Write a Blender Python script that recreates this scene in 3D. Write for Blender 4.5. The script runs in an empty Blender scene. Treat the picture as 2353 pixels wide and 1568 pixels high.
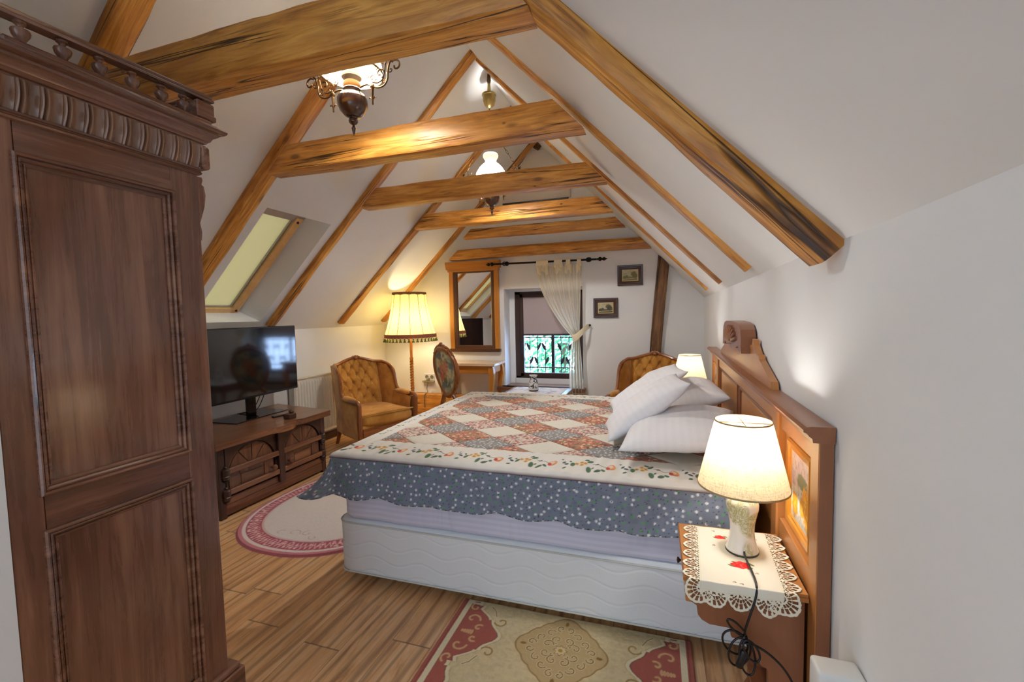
import bpy, bmesh, math, random
import numpy as np
from mathutils import Vector, Matrix, noise as mnoise
random.seed(7); RNG = np.random.default_rng(7)
PI = math.pi
C = bpy.context.scene.collection
S = 0.9                      # the room is laid out at 1.5 m eye height, then brought to true size at the end

# ------------------------------------------------------------------ colour helpers
def lin(c):
    return c / 12.92 if c <= 0.04045 else ((c + 0.055) / 1.055) ** 2.4
def rgb(r, g, b): return (lin(r / 255), lin(g / 255), lin(b / 255))
def rgba(c): return (c[0], c[1], c[2], 1.0)

# ------------------------------------------------------------------ node helper
class G:
    def __init__(s, name):
        s.m = bpy.data.materials.new(name); s.m.use_nodes = True
        s.nt = s.m.node_tree; s.b = s.nt.nodes['Principled BSDF']; s.o = s.nt.nodes['Material Output']
        s._co = None; s._oi = None
    def n(s, t): return s.nt.nodes.new(t)
    def put(s, sock, v):
        if hasattr(v, 'links'): s.nt.links.new(v, sock)
        elif isinstance(v, tuple) and len(v) == 3 and sock.type == 'RGBA': sock.default_value = rgba(v)
        else: sock.default_value = v
    def co(s):
        if not s._co: s._co = s.n('ShaderNodeTexCoord')
        return s._co.outputs['Object']
    def rand(s):
        if not s._oi: s._oi = s.n('ShaderNodeObjectInfo')
        return s._oi.outputs['Random']
    def mp(s, scale=(1, 1, 1), loc=(0, 0, 0), rot=(0, 0, 0), vec=None):
        m = s.n('ShaderNodeMapping'); s.put(m.inputs['Vector'], vec or s.co())
        m.inputs['Scale'].default_value = scale; m.inputs['Location'].default_value = loc; m.inputs['Rotation'].default_value = rot
        return m.outputs[0]
    def shift(s, vec, k=37.0):      # per object offset
        m = s.n('ShaderNodeVectorMath'); m.operation = 'ADD'; s.put(m.inputs[0], vec)
        c = s.n('ShaderNodeCombineXYZ'); r = s.ma('MULTIPLY', s.rand(), k)
        s.put(c.inputs[0], r); s.put(c.inputs[1], s.ma('MULTIPLY', r, 1.7)); s.put(c.inputs[2], r)
        s.put(m.inputs[1], c.outputs[0]); return m.outputs[0]
    def ma(s, op, a, b=0.0, c=None):
        m = s.n('ShaderNodeMath'); m.operation = op; s.put(m.inputs[0], a); s.put(m.inputs[1], b)
        if c is not None: s.put(m.inputs[2], c)
        return m.outputs[0]
    def sep(s, vec=None):
        m = s.n('ShaderNodeSeparateXYZ'); s.put(m.inputs[0], vec or s.co()); return m.outputs
    def noise(s, vec=None, scale=5.0, detail=4.0, rough=0.55, dist=0.0):
        m = s.n('ShaderNodeTexNoise'); s.put(m.inputs['Vector'], vec or s.co())
        m.inputs['Scale'].default_value = scale; m.inputs['Detail'].default_value = detail
        m.inputs['Roughness'].default_value = rough; m.inputs['Distortion'].default_value = dist
        return m.outputs['Fac']
    def wave(s, vec=None, scale=5.0, dist=2.0, detail=2.0, dscale=1.0, dirn='X', typ='BANDS'):
        m = s.n('ShaderNodeTexWave'); m.wave_type = typ; s.put(m.inputs['Vector'], vec or s.co())
        if typ == 'BANDS': m.bands_direction = dirn
        else: m.rings_direction = dirn
        m.inputs['Scale'].default_value = scale; m.inputs['Distortion'].default_value = dist
        m.inputs['Detail'].default_value = detail; m.inputs['Detail Scale'].default_value = dscale
        return m.outputs['Fac']
    def voro(s, vec=None, scale=5.0, out='Distance', rnd=1.0, feature='F1'):
        m = s.n('ShaderNodeTexVoronoi'); m.feature = feature; s.put(m.inputs['Vector'], vec or s.co())
        m.inputs['Scale'].default_value = scale; m.inputs['Randomness'].default_value = rnd
        return m.outputs[out]
    def ramp(s, fac, stops, interp='LINEAR'):
        m = s.n('ShaderNodeValToRGB'); s.put(m.inputs[0], fac); e = m.color_ramp.elements; m.color_ramp.interpolation = interp
        while len(e) < len(stops): e.new(0.5)
        for i, (p, c) in enumerate(stops):
            e[i].position = p; e[i].color = rgba(c) if isinstance(c, tuple) else (c, c, c, 1)
        return m.outputs[0]
    def mix(s, f, a, b, mode='MIX'):
        m = s.n('ShaderNodeMix'); m.data_type = 'RGBA'; m.blend_type = mode
        s.put(m.inputs[0], f); s.put(m.inputs[6], a); s.put(m.inputs[7], b); return m.outputs[2]
    def attr(s, name='Col'):
        m = s.n('ShaderNodeAttribute'); m.attribute_name = name; return m.outputs['Color']
    def bump(s, h, strength=0.3, dist=0.01):
        m = s.n('ShaderNodeBump'); s.put(m.inputs['Height'], h); m.inputs['Strength'].default_value = strength
        m.inputs['Distance'].default_value = dist; s.put(s.b.inputs['Normal'], m.outputs[0])
    def done(s, col, rough=0.5, spec=0.5, metal=0.0, coat=0.0, sheen=0.0, trans=0.0, alpha=None, ior=None, emit=None, es=0.0):
        b = s.b.inputs
        s.put(b['Base Color'], col); s.put(b['Roughness'], rough); s.put(b['Specular IOR Level'], spec); s.put(b['Metallic'], metal)
        b['Coat Weight'].default_value = coat; b['Coat Roughness'].default_value = 0.12
        if sheen: b['Sheen Weight'].default_value = sheen; b['Sheen Roughness'].default_value = 0.4
        b['Transmission Weight'].default_value = trans
        if ior: b['IOR'].default_value = ior
        if alpha is not None: s.put(b['Alpha'], alpha)
        if emit: s.put(b['Emission Color'], emit); b['Emission Strength'].default_value = es
        return s.m

MATS = {}
def plain(name, col, rough=0.5, **k):
    if name not in MATS:
        g = G(name); MATS[name] = g.done(col, rough, **k)
    return MATS[name]

def beam_wood(name, light, mid, dark, gloss=0.38):
    g = G(name)
    base = g.shift(g.co())
    gr = g.noise(g.mp((1.4, 14, 14), vec=base), 2.2, 8, 0.62, 0.9)
    big = g.noise(g.mp((0.8, 3, 3), vec=base), 2.0, 3, 0.5, 0.4)
    col = g.ramp(gr, [(0.30, dark), (0.46, mid), (0.62, light), (0.8, mid)])
    col = g.mix(g.ma('MULTIPLY', big, 0.45), col, tuple(x * 0.72 for x in mid))
    ring = g.wave(g.mp((0.5, 5, 5), vec=base), 2.2, 9, 3, 1.2, 'Y')
    col = g.mix(g.ma('MULTIPLY', g.ramp(ring, [(0.0, 1.0), (0.25, 0.0)]), 0.35), col, dark)
    crk = g.noise(g.mp((0.22, 7, 7), vec=base), 1.3, 3, 0.55, 0.8)
    cm = g.ramp(g.ma('ABSOLUTE', g.ma('SUBTRACT', crk, 0.5)), [(0.0, 1.0), (0.006, 0.8), (0.014, 0.0)])
    lim = g.ramp(g.noise(g.mp((0.9, 2, 2), loc=(3, 1, 5), vec=base), 1.5, 1), [(0.44, 0.0), (0.50, 1.0)])
    cm = g.ma('MULTIPLY', cm, lim)
    kn = g.ramp(g.voro(g.mp((1.0, 2.6, 2.6), vec=base), 2.3), [(0.05, 1.0), (0.11, 0.0)])
    col = g.mix(g.ma('MULTIPLY', kn, 0.75), col, tuple(x * 0.35 for x in dark))
    c2 = g.noise(g.mp((0.5, 16, 16), loc=(9, 2, 4), vec=base), 1.3, 3, 0.6, 0.6)
    cm2 = g.ma('MULTIPLY', g.ramp(g.ma('ABSOLUTE', g.ma('SUBTRACT', c2, 0.47)), [(0.0, 0.8), (0.010, 0.5), (0.022, 0.0)]), g.ramp(g.noise(g.mp((2.0, 5, 5), loc=(1, 7, 3), vec=base), 1.6, 2), [(0.46, 0.0), (0.58, 1.0)]))
    kd = g.ramp(g.voro(g.mp((1.0, 1.6, 1.6), loc=(4, 4, 1), vec=base), 4.3), [(0.035, 1.0), (0.07, 0.0)])
    col = g.mix(g.ma('MULTIPLY', cm2, 0.75), col, tuple(x * 0.4 for x in dark))
    col = g.mix(g.ma('MULTIPLY', kd, 0.85), col, tuple(x * 0.25 for x in dark))
    gm = g.n('ShaderNodeNewGeometry'); pt_ = g.ramp(gm.outputs['Pointiness'], [(0.505, 0.0), (0.56, 1.0)])
    col = g.mix(g.ma('MULTIPLY', g.ma('MULTIPLY', pt_, g.ramp(g.noise(g.mp((2.2, 4, 4), loc=(2, 2, 8), vec=base), 2.0, 3), [(0.42, 0.0), (0.6, 1.0)])), 0.6), col, (dark[0] * .8, dark[1] * .55, dark[2] * .6))
    col = g.mix(cm, col, tuple(x * 0.16 for x in dark))
    h = g.ma('SUBTRACT', g.ma('MULTIPLY', gr, 0.6), g.ma('MULTIPLY', cm, 2.0))
    g.bump(h, 0.55, 0.008)
    return g.done(col, g.ma('MULTIPLY_ADD', gr, 0.25, gloss - 0.1), 0.5)

def cabinet_wood(name, axis, light, mid, dark, rough=0.3, coat=0.2, scale=1.0, bump=0.15, contrast=0.25):
    key = name + axis
    if key in MATS: return MATS[key]
    g = G(key)
    k = {'X': (1.2, 22, 22), 'Y': (22, 1.2, 22), 'Z': (22, 22, 1.2)}[axis]
    k2 = {'X': (0.8, 4, 4), 'Y': (4, 0.8, 4), 'Z': (4, 4, 0.8)}[axis]
    base = g.shift(g.co(), 11)
    gr = g.noise(g.mp(tuple(v * scale for v in k), vec=base), 2.0, 7, 0.65, 0.35)
    big = g.noise(g.mp(tuple(v * scale for v in k2), vec=base), 1.6, 3, 0.5, 0.8)
    v = g.ma('ADD', g.ma('MULTIPLY', gr, 0.6), g.ma('MULTIPLY', big, 0.4))
    col = g.ramp(v, [(0.5 - contrast, dark), (0.5, mid), (0.5 + contrast, light)])
    g.bump(gr, bump, 0.003)
    MATS[key] = g.done(col, g.ma('MULTIPLY_ADD', gr, 0.18, rough - 0.06), 0.5, coat=coat)
    return MATS[key]

def shade_mat(name, col, tr, weave=None, glow=None, gs=0.0):
    g = G(name); d = g.n('ShaderNodeBsdfDiffuse'); t = g.n('ShaderNodeBsdfTranslucent'); mx = g.n('ShaderNodeMixShader'); mx.inputs[0].default_value = tr
    c = col
    if weave:
        a = g.noise(g.mp((110, 110, 10)), 3.0, 3, .6); b = g.noise(g.mp((12, 12, 150)), 3.0, 3, .6)
        c = g.mix(g.ramp(g.ma('MULTIPLY', a, b), [(.16, 0.6), (.27, 0.0)]), col, tuple(v * .5 for v in col))
    g.put(d.inputs[0], c); g.put(t.inputs[0], c)
    g.nt.links.new(d.outputs[0], mx.inputs[1]); g.nt.links.new(t.outputs[0], mx.inputs[2])
    g.nt.links.new(mx.outputs[0], g.o.inputs[0]); return g.m

# ------------------------------------------------------------------ mesh builder
class MB:
    def __init__(s): s.v = []; s.f = []
    def add(s, vs, fs):
        o = len(s.v); s.v += [tuple(p) for p in vs]; s.f += [tuple(i + o for i in f) for f in fs]; return s
    def box(s, x0, x1, y0, y1, z0, z1, b=0.0, seg=1):
        x0, x1 = min(x0, x1), max(x0, x1); y0, y1 = min(y0, y1), max(y0, y1); z0, z1 = min(z0, z1), max(z0, z1)
        if b <= 0:
            return s.add([(x0, y0, z0), (x1, y0, z0), (x1, y1, z0), (x0, y1, z0), (x0, y0, z1), (x1, y0, z1), (x1, y1, z1), (x0, y1, z1)],
                         [(0, 3, 2, 1), (4, 5, 6, 7), (0, 1, 5, 4), (1, 2, 6, 5), (2, 3, 7, 6), (3, 0, 4, 7)])
        bm = bmesh.new(); bmesh.ops.create_cube(bm, size=1.0)
        for v in bm.verts:
            v.co = Vector((x0 if v.co.x < 0 else x1, y0 if v.co.y < 0 else y1, z0 if v.co.z < 0 else z1))
        bmesh.ops.bevel(bm, geom=list(bm.edges), offset=min(b, 0.49 * min(x1 - x0, y1 - y0, z1 - z0)), segments=seg, profile=0.5, affect='EDGES')
        return s.bm(bm)
    def bm(s, bm):
        bm.verts.ensure_lookup_table(); bm.verts.index_update()
        s.add([v.co[:] for v in bm.verts], [[v.index for v in f.verts] for f in bm.faces]); bm.free(); return s
    def lathe(s, prof, c=(0, 0, 0), n=24, mat=None, wob=None):
        vs = []; fs = []
        for (r, z) in prof:
            for k in range(n):
                a = 2 * PI * k / n; rr = r if wob is None else r * wob(a, z)
                p = Vector((rr * math.cos(a), rr * math.sin(a), z))
                if mat: p = mat @ p
                vs.append((p.x + c[0], p.y + c[1], p.z + c[2]))
        m = len(prof)
        for i in range(m - 1):
            for k in range(n):
                fs.append((i * n + k, i * n + (k + 1) % n, (i + 1) * n + (k + 1) % n, (i + 1) * n + k))
        if prof[0][0] > 1e-6: fs.append(tuple(reversed(range(n))))
        if prof[-1][0] > 1e-6: fs.append(tuple((m - 1) * n + k for k in range(n)))
        return s.add(vs, fs)
    def shell(s, prof, c=(0, 0, 0), n=32, wob=None):   # open lathe without caps
        vs = []; fs = []
        for (r, z) in prof:
            for k in range(n):
                a = 2 * PI * k / n; rr = r if wob is None else r * wob(a, z)
                vs.append((rr * math.cos(a) + c[0], rr * math.sin(a) + c[1], z + c[2]))
        for i in range(len(prof) - 1):
            for k in range(n):
                fs.append((i * n + k, i * n + (k + 1) % n, (i + 1) * n + (k + 1) % n, (i + 1) * n + k))
        return s.add(vs, fs)
    def tube(s, pts, r, n=8, closed=False):
        P = [Vector(p) for p in pts]; m = len(P); vs = []; fs = []; up = None
        for i, p in enumerate(P):
            if closed: t = P[(i + 1) % m] - P[i - 1]
            else: t = P[min(i + 1, m - 1)] - P[max(i - 1, 0)]
            if t.length < 1e-9: t = Vector((0, 0, 1))
            t.normalize()
            if up is None: up = t.orthogonal().normalized()
            up = (up - t * up.dot(t))
            if up.length < 1e-6: up = t.orthogonal()
            up.normalize(); w = t.cross(up)
            rr = r[i] if isinstance(r, (list, tuple)) else r
            for k in range(n):
                a = 2 * PI * k / n; vs.append(p + up * (rr * math.cos(a)) + w * (rr * math.sin(a)))
        for i in range(m if closed else m - 1):
            j = (i + 1) % m
            for k in range(n): fs.append((i * n + k, i * n + (k + 1) % n, j * n + (k + 1) % n, j * n + k))
        if not closed: fs += [tuple(reversed(range(n))), tuple((m - 1) * n + k for k in range(n))]
        return s.add(vs, fs)
    def prism(s, poly, fn, d0, d1):       # poly 2d, fn(u,v,d)->xyz
        n = len(poly); vs = [fn(u, v, d0) for u, v in poly] + [fn(u, v, d1) for u, v in poly]
        fs = [tuple(range(n)), tuple(reversed(range(n, 2 * n)))] + [(i, i + n, (i + 1) % n + n, (i + 1) % n) for i in range(n)]
        return s.add(vs, fs)
    def grid(s, fn, nu, nv, wrapu=False):
        vs = [fn(i / (nu if wrapu else nu - 1), j / (nv - 1)) for j in range(nv) for i in range(nu)]; fs = []
        for j in range(nv - 1):
            for i in range(nu if wrapu else nu - 1):
                a = j * nu + i; b = j * nu + (i + 1) % nu; fs.append((a, b, b + nu, a + nu))
        return s.add(vs, fs)
    def sweep(s, path, prof, closed=True):   # path: list of (pos, outward normal vector, other axis vector)
        vs = []; fs = []; m = len(prof); n = len(path)
        for (p, a, b) in path:
            for (u, v) in prof: vs.append(Vector(p) + Vector(a) * u + Vector(b) * v)
        for i in range(n if closed else n - 1):
            j = (i + 1) % n
            for k in range(m - 1): fs.append((i * m + k, i * m + k + 1, j * m + k + 1, j * m + k))
        return s.add(vs, fs)
    def ell(s, c, r, n=14, m=9, mat=None):
        pr = [(max(1e-7, math.cos(-PI / 2 + PI * i / (m - 1))), math.sin(-PI / 2 + PI * i / (m - 1))) for i in range(m)]
        sub = MB().lathe(pr, n=n)
        vs = []
        for p in sub.v:
            q = Vector((p[0] * r[0], p[1] * r[1], p[2] * r[2]))
            if mat: q = mat @ q
            vs.append((q.x + c[0], q.y + c[1], q.z + c[2]))
        return s.add(vs, sub.f)

def link(o, parent=None):
    C.objects.link(o)
    if parent is not None: o.parent = parent
    return o
def fixn(me):
    bm = bmesh.new(); bm.from_mesh(me); bmesh.ops.recalc_face_normals(bm, faces=bm.faces); bm.to_mesh(me); bm.free()
def ob(name, mb, mat, parent=None, off=None, smooth=35, recalc=True, loc=(0, 0, 0)):
    if off is None and parent is not None and parent.get('_w'): off = parent['_loc']
    off = Vector(off) if off is not None else Vector((0, 0, 0))
    me = bpy.data.meshes.new(name); me.from_pydata([tuple(Vector(v) - off) for v in mb.v], [], mb.f)
    if recalc: fixn(me)
    if smooth:
        me.polygons.foreach_set('use_smooth', [True] * len(me.polygons)); me.set_sharp_from_angle(angle=math.radians(smooth))
    me.materials.append(mat)
    o = bpy.data.objects.new(name, me); o.location = loc
    link(o, parent)
    if parent is not None and '_w' in parent.keys() and parent['_w']: o['_w'] = 1; o['_loc'] = list(parent['_loc'])
    return o
def tag(o, label, cat, group=None, kind=None):
    if label: o['label'] = label
    if cat: o['category'] = cat
    if group: o['group'] = group
    if kind: o['kind'] = kind
    return o
def thing(name, label, cat, loc=(0, 0, 0), rz=0.0, group=None, world=True):
    o = bpy.data.objects.new(name, None); o.location = loc; o.rotation_euler = (0, 0, rz); o.empty_display_size = 0.1
    o['_w'] = 1 if world else 0; o['_loc'] = list(loc)
    C.objects.link(o); return tag(o, label, cat, group)
def solo(name, mb, mat, label, cat, loc=None, group=None, smooth=35, recalc=True):
    if loc is None:
        a = np.array(mb.v); loc = (float((a[:, 0].min() + a[:, 0].max()) / 2), float((a[:, 1].min() + a[:, 1].max()) / 2), float(a[:, 2].min()))
    o = ob(name, mb, mat, None, off=loc, smooth=smooth, recalc=recalc, loc=loc)
    o['_w'] = 1; o['_loc'] = list(loc)
    return tag(o, label, cat, group)
def struct(name, mb, mat, smooth=0, parent=None, label=None):
    o = ob(name, mb, mat, parent, smooth=smooth)
    if parent is None: o['kind'] = 'structure'
    if label: o['label'] = label
    return o
def part_label(o, l): o['label'] = l; return o

# vertex-coloured grids (surface patterns computed here)
def cgrid(name, X, Y, Z, COL, mat, parent=None, loc=None, mask=None, smooth=60, thick=0.0):
    """X,Y,Z arrays (nv,nu); COL (nv,nu,3) linear"""
    nv, nu = X.shape
    P = np.stack([X, Y, Z], -1).reshape(-1, 3)
    idx = np.arange(nu * nv).reshape(nv, nu)
    F = np.stack([idx[:-1, :-1], idx[:-1, 1:], idx[1:, 1:], idx[1:, :-1]], -1).reshape(-1, 4)
    if mask is not None:
        mk = (mask[:-1, :-1] & mask[:-1, 1:] & mask[1:, 1:] & mask[1:, :-1]).reshape(-1); F = F[mk]
        used = np.unique(F); re = -np.ones(nu * nv, int); re[used] = np.arange(len(used)); P = P[used]; F = re[F]; COLf = COL.reshape(-1, 3)[used]
    else: COLf = COL.reshape(-1, 3)
    if loc is None and parent is not None and parent.get('_w'): P = P - np.array(parent['_loc'])
    elif loc is not None: P = P - np.array(loc)
    me = bpy.data.meshes.new(name); me.from_pydata(P.tolist(), [], F.tolist())
    at = me.color_attributes.new('Col', 'FLOAT_COLOR', 'POINT')
    buf = np.ones((len(P), 4), np.float32); buf[:, :3] = COLf; at.data.foreach_set('color', buf.ravel())
    if smooth: me.polygons.foreach_set('use_smooth', [True] * len(me.polygons))
    me.materials.append(mat)
    o = bpy.data.objects.new(name, me); link(o, parent)
    if loc is not None: o.location = loc
    if parent is not None and parent.get('_w'): o['_w'] = 1; o['_loc'] = list(parent['_loc'])
    if thick:
        md = o.modifiers.new('Solidify', 'SOLIDIFY'); md.thickness = thick * S; md.offset = -1
    return o
def sm(a, e0, e1):
    t = np.clip((a - e0) / (e1 - e0), 0, 1); return t * t * (3 - 2 * t)
def paint(img, m, col):
    m = np.clip(m, 0, 1)[..., None]; img[:] = img * (1 - m) + np.array(col) * m
def dseg(U, V, a, b):
    ax, ay = a; bx, by = b; dx, dy = bx - ax, by - ay; L = dx * dx + dy * dy + 1e-12
    t = np.clip(((U - ax) * dx + (V - ay) * dy) / L, 0, 1); return np.hypot(U - ax - t * dx, V - ay - t * dy)
def dpath(U, V, pts):
    d = np.full(U.shape, 1e9)
    for a, b in zip(pts[:-1], pts[1:]): d = np.minimum(d, dseg(U, V, a, b))
    return d
def dell(U, V, c, rx, ry, ang=0.0):      # <1 inside
    ca, sa = math.cos(ang), math.sin(ang); x = (U - c[0]) * ca + (V - c[1]) * sa; y = -(U - c[0]) * sa + (V - c[1]) * ca
    return np.hypot(x / rx, y / ry)
def cells(U, V, size, seed=0, jit=0.8):
    gu = U / size; gv = V / size; iu = np.floor(gu).astype(int); iv = np.floor(gv).astype(int)
    best = np.full(U.shape, 1e9); bid = np.zeros(U.shape)
    for du in (-1, 0, 1):
        for dv in (-1, 0, 1):
            cu = iu + du; cv = iv + dv
            def h(k): return np.modf(np.abs(np.sin(cu * 127.1 + cv * 311.7 + k * 74.7 + seed * 13.3) * 43758.5453))[0]
            d = np.hypot(gu - cu - 0.5 - jit * (h(1) - 0.5), gv - cv - 0.5 - jit * (h(2) - 0.5)); r = h(3)
            m = d < best; best = np.where(m, d, best); bid = np.where(m, r, bid)
    return best * size, bid
def fbm(U, V, sc, seed=0, oct=4):
    out = np.zeros(U.shape); amp = 1.0; tot = 0.0
    for o in range(oct):
        u = U * sc + seed * 7.1; v = V * sc - seed * 3.3; iu = np.floor(u); iv = np.floor(v); fu = u - iu; fv = v - iv
        fu = fu * fu * (3 - 2 * fu); fv = fv * fv * (3 - 2 * fv)
        def h(a, b): return np.modf(np.abs(np.sin(a * 127.1 + b * 311.7 + o * 9.1 + seed) * 43758.5453))[0]
        n = (h(iu, iv) * (1 - fu) + h(iu + 1, iv) * fu) * (1 - fv) + (h(iu, iv + 1) * (1 - fu) + h(iu + 1, iv + 1) * fu) * fv
        out += n * amp; tot += amp; amp *= 0.5; sc *= 2.03
    return out / tot
def spiral(c, r0, r1, a0, a1, n=22):
    return [(c[0] + (r0 + (r1 - r0) * i / n) * math.cos(a0 + (a1 - a0) * i / n), c[1] + (r0 + (r1 - r0) * i / n) * math.sin(a0 + (a1 - a0) * i / n)) for i in range(n + 1)]
def arc2(cx, cy, rx, ry, a0, a1, n): return [(cx + rx * math.cos(a0 + (a1 - a0) * i / n), cy + ry * math.sin(a0 + (a1 - a0) * i / n)) for i in range(n + 1)]
def smooth_path(pts, k=6):
    P = [Vector(p) for p in pts]; out = []
    for i in range(len(P) - 1):
        p0 = P[max(i - 1, 0)]; p1 = P[i]; p2 = P[i + 1]; p3 = P[min(i + 2, len(P) - 1)]
        for j in range(k):
            t = j / k; out.append(0.5 * ((2 * p1) + (p2 - p0) * t + (2 * p0 - 5 * p1 + 4 * p2 - p3) * t * t + (3 * p1 - p0 - 3 * p2 + p3) * t ** 3))
    out.append(P[-1]); return out

# ================================================================== MATERIALS
g = G('plaster'); nz = g.noise(None, 3.0, 4, 0.6)
g.bump(g.noise(None, 18.0, 5, 0.6), 0.12, 0.004)
PLASTER = g.done(g.mix(nz, rgb(231, 233, 234), rgb(238, 240, 241)), 0.75, 0.25)

g = G('laminate_floor')
x, y, z = g.sep()
row = g.ma('FLOOR', g.ma('DIVIDE', x, 0.175))
off = g.ma('MULTIPLY', g.ma('FRACT', g.ma('MULTIPLY', g.ma('SINE', g.ma('MULTIPLY', row, 12.98)), 437.5)), 1.3)
yy = g.ma('ADD', y, off); col_i = g.ma('FLOOR', g.ma('DIVIDE', yy, 1.3))
pid = g.ma('FRACT', g.ma('MULTIPLY', g.ma('SINE', g.ma('ADD', g.ma('MULTIPLY', row, 7.31), g.ma('MULTIPLY', col_i, 3.77))), 917.3))
cv = g.n('ShaderNodeCombineXYZ'); g.put(cv.inputs[0], g.ma('ADD', x, g.ma('MULTIPLY', pid, 5.0))); g.put(cv.inputs[1], g.ma('ADD', yy, g.ma('MULTIPLY', pid, 17.0))); g.put(cv.inputs[2], pid)
gr = g.noise(g.mp((11, 1.0, 1), vec=cv.outputs[0]), 1.6, 10, 0.72, 1.2)
fig = g.wave(g.mp((3.4, 0.42, 1), vec=cv.outputs[0]), 1.3, 10, 3, 0.9, 'X')
big = g.noise(g.mp((6, 1.0, 1), vec=cv.outputs[0]), 1.5, 3, 0.5)
c = g.ramp(gr, [(0.30, rgb(166, 116, 76)), (0.48, rgb(234, 182, 126)), (0.68, rgb(252, 220, 172))])
c = g.mix(g.ma('MULTIPLY', g.ramp(fig, [(0.0, 1.0), (0.3, 0.0)]), 0.55), c, rgb(122, 78, 48))
c = g.mix(g.ma('MULTIPLY', big, 0.4), c, rgb(170, 128, 98))
kn = g.ramp(g.voro(g.mp((3.2, 1.3, 1), vec=cv.outputs[0]), 1.15), [(0.04, 1.0), (0.12, 0.0)])
c = g.mix(g.ma('MULTIPLY', kn, 0.8), c, rgb(40, 26, 18))
c = g.mix(g.ma('MULTIPLY', g.ma('SUBTRACT', pid, 0.3), 0.30), c, rgb(190, 140, 98))
fx = g.ma('ABSOLUTE', g.ma('SUBTRACT', g.ma('FRACT', g.ma('DIVIDE', x, 0.175)), 0.5)); fy = g.ma('ABSOLUTE', g.ma('SUBTRACT', g.ma('FRACT', g.ma('DIVIDE', yy, 1.3)), 0.5))
seam = g.ma('MAXIMUM', g.ramp(fx, [(0.492, 0.0), (0.498, 1.0)]), g.ramp(fy, [(0.4985, 0.0), (0.4995, 1.0)]))
c = g.mix(g.ma('MULTIPLY', seam, 0.75), c, rgb(48, 32, 22))
g.bump(g.ma('SUBTRACT', gr, g.ma('MULTIPLY', seam, 2.0)), 0.18, 0.003)
FLOOR = g.done(c, g.ma('MULTIPLY_ADD', gr, 0.2, 0.28), 0.5)

BEAM = beam_wood('hewn_timber', rgb(240, 178, 90), rgb(214, 148, 60), rgb(150, 90, 32))
BEAM_OLD = beam_wood('old_brown_timber', rgb(150, 108, 66), rgb(120, 82, 46), rgb(72, 46, 26), 0.5)
def wardw(a): return cabinet_wood('wardrobe_wood', a, rgb(176, 130, 102), rgb(118, 76, 56), rgb(54, 31, 22), 0.25, 0.6, 0.7, 0.15, 0.24)
def hbw(a): return cabinet_wood('headboard_wood', a, rgb(196, 138, 82), rgb(182, 122, 66), rgb(168, 108, 56), 0.34, 0.2, 0.5, 0.006, 0.45)
def hbd(a): return cabinet_wood('headboard_rail_wood', a, rgb(166, 108, 72), rgb(144, 90, 58), rgb(116, 70, 46), 0.32, 0.2, 0.6, 0.006, 0.45)
def oak(a): return cabinet_wood('rustic_oak', a, rgb(172, 118, 78), rgb(118, 76, 52), rgb(58, 34, 26), 0.3, 0.35, 0.7, 0.25, 0.2)
def oakd(a): return cabinet_wood('rustic_oak_dark', a, rgb(92, 58, 44), rgb(64, 38, 30), rgb(36, 22, 18), 0.34, 0.3, 0.8, 0.25, 0.22)
def honey(a): return cabinet_wood('honey_pine', a, rgb(214, 152, 66), rgb(190, 124, 44), rgb(156, 94, 28), 0.36, 0.2, 0.6, 0.1, 0.28)
def walnut(a): return cabinet_wood('carved_walnut', a, rgb(184, 118, 64), rgb(148, 88, 44), rgb(100, 54, 26), 0.26, 0.3, 1.0, 0.1, 0.28)
def sillw(a): return cabinet_wood('sill_wood', a, rgb(150, 110, 84), rgb(118, 82, 62), rgb(80, 52, 40), 0.3, 0.3, 0.7, 0.2, 0.28)
IRON = plain('black_iron', rgb(34, 28, 24), 0.42, metal=0.6)
BRONZE = plain('aged_bronze', rgb(96, 70, 44), 0.35, metal=0.9)
BRASS = plain('brass', rgb(190, 150, 80), 0.28, metal=1.0)
BLACKP = plain('black_plastic', rgb(14, 14, 16), 0.35)
GLOSSB = plain('gloss_black', rgb(8, 8, 10), 0.08, spec=0.6)
WHITEP = plain('white_plastic', rgb(226, 226, 222), 0.4)
RADW = plain('radiator_enamel', rgb(226, 222, 212), 0.35)
DARKWIN = plain('dark_window_frame', rgb(62, 44, 40), 0.38, coat=0.2)

# ================================================================== ROOM SHELL
XL = -3.87; YB = 5.75
def XW(y): return 0.483 + 0.016 * (y - 1.5)
def RSz(x, y): return 1.66 + 1.03 * (0.55 - x) - 1.4356 * (0.042 - 0.006 * y)
def LSz(x): return 1.38 + 0.967 * (x + 3.87)
NR = Vector((1.03, 0, 1)).normalized(); UR = Vector((-1, 0, 1.03)).normalized()
NL = Vector((-0.967, 0, 1)).normalized(); UL = Vector((1, 0, 0.967)).normalized()
Y0 = -2.6
struct('floor', MB().box(-4.1, 0.75, Y0, 6.6, -0.1, 0.0), FLOOR)
mb = MB()
mb.add([(XW(Y0), Y0, 0), (XW(6.4), 6.4, 0), (XW(6.4), 6.4, RSz(XW(6.4), 6.4) + .1), (XW(Y0), Y0, RSz(XW(Y0), Y0) + .1),
        (0.8, Y0, 0), (0.8, 6.4, 0), (0.8, 6.4, 1.8), (0.8, Y0, 1.8)],
       [(0, 1, 2, 3), (7, 6, 5, 4), (0, 4, 5, 1), (3, 2, 6, 7), (0, 3, 7, 4), (1, 5, 6, 2)])
struct('wall_right', mb, PLASTER)
struct('wall_left', MB().box(-4.1, XL, Y0, 6.1, 0, 1.5), PLASTER)
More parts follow.
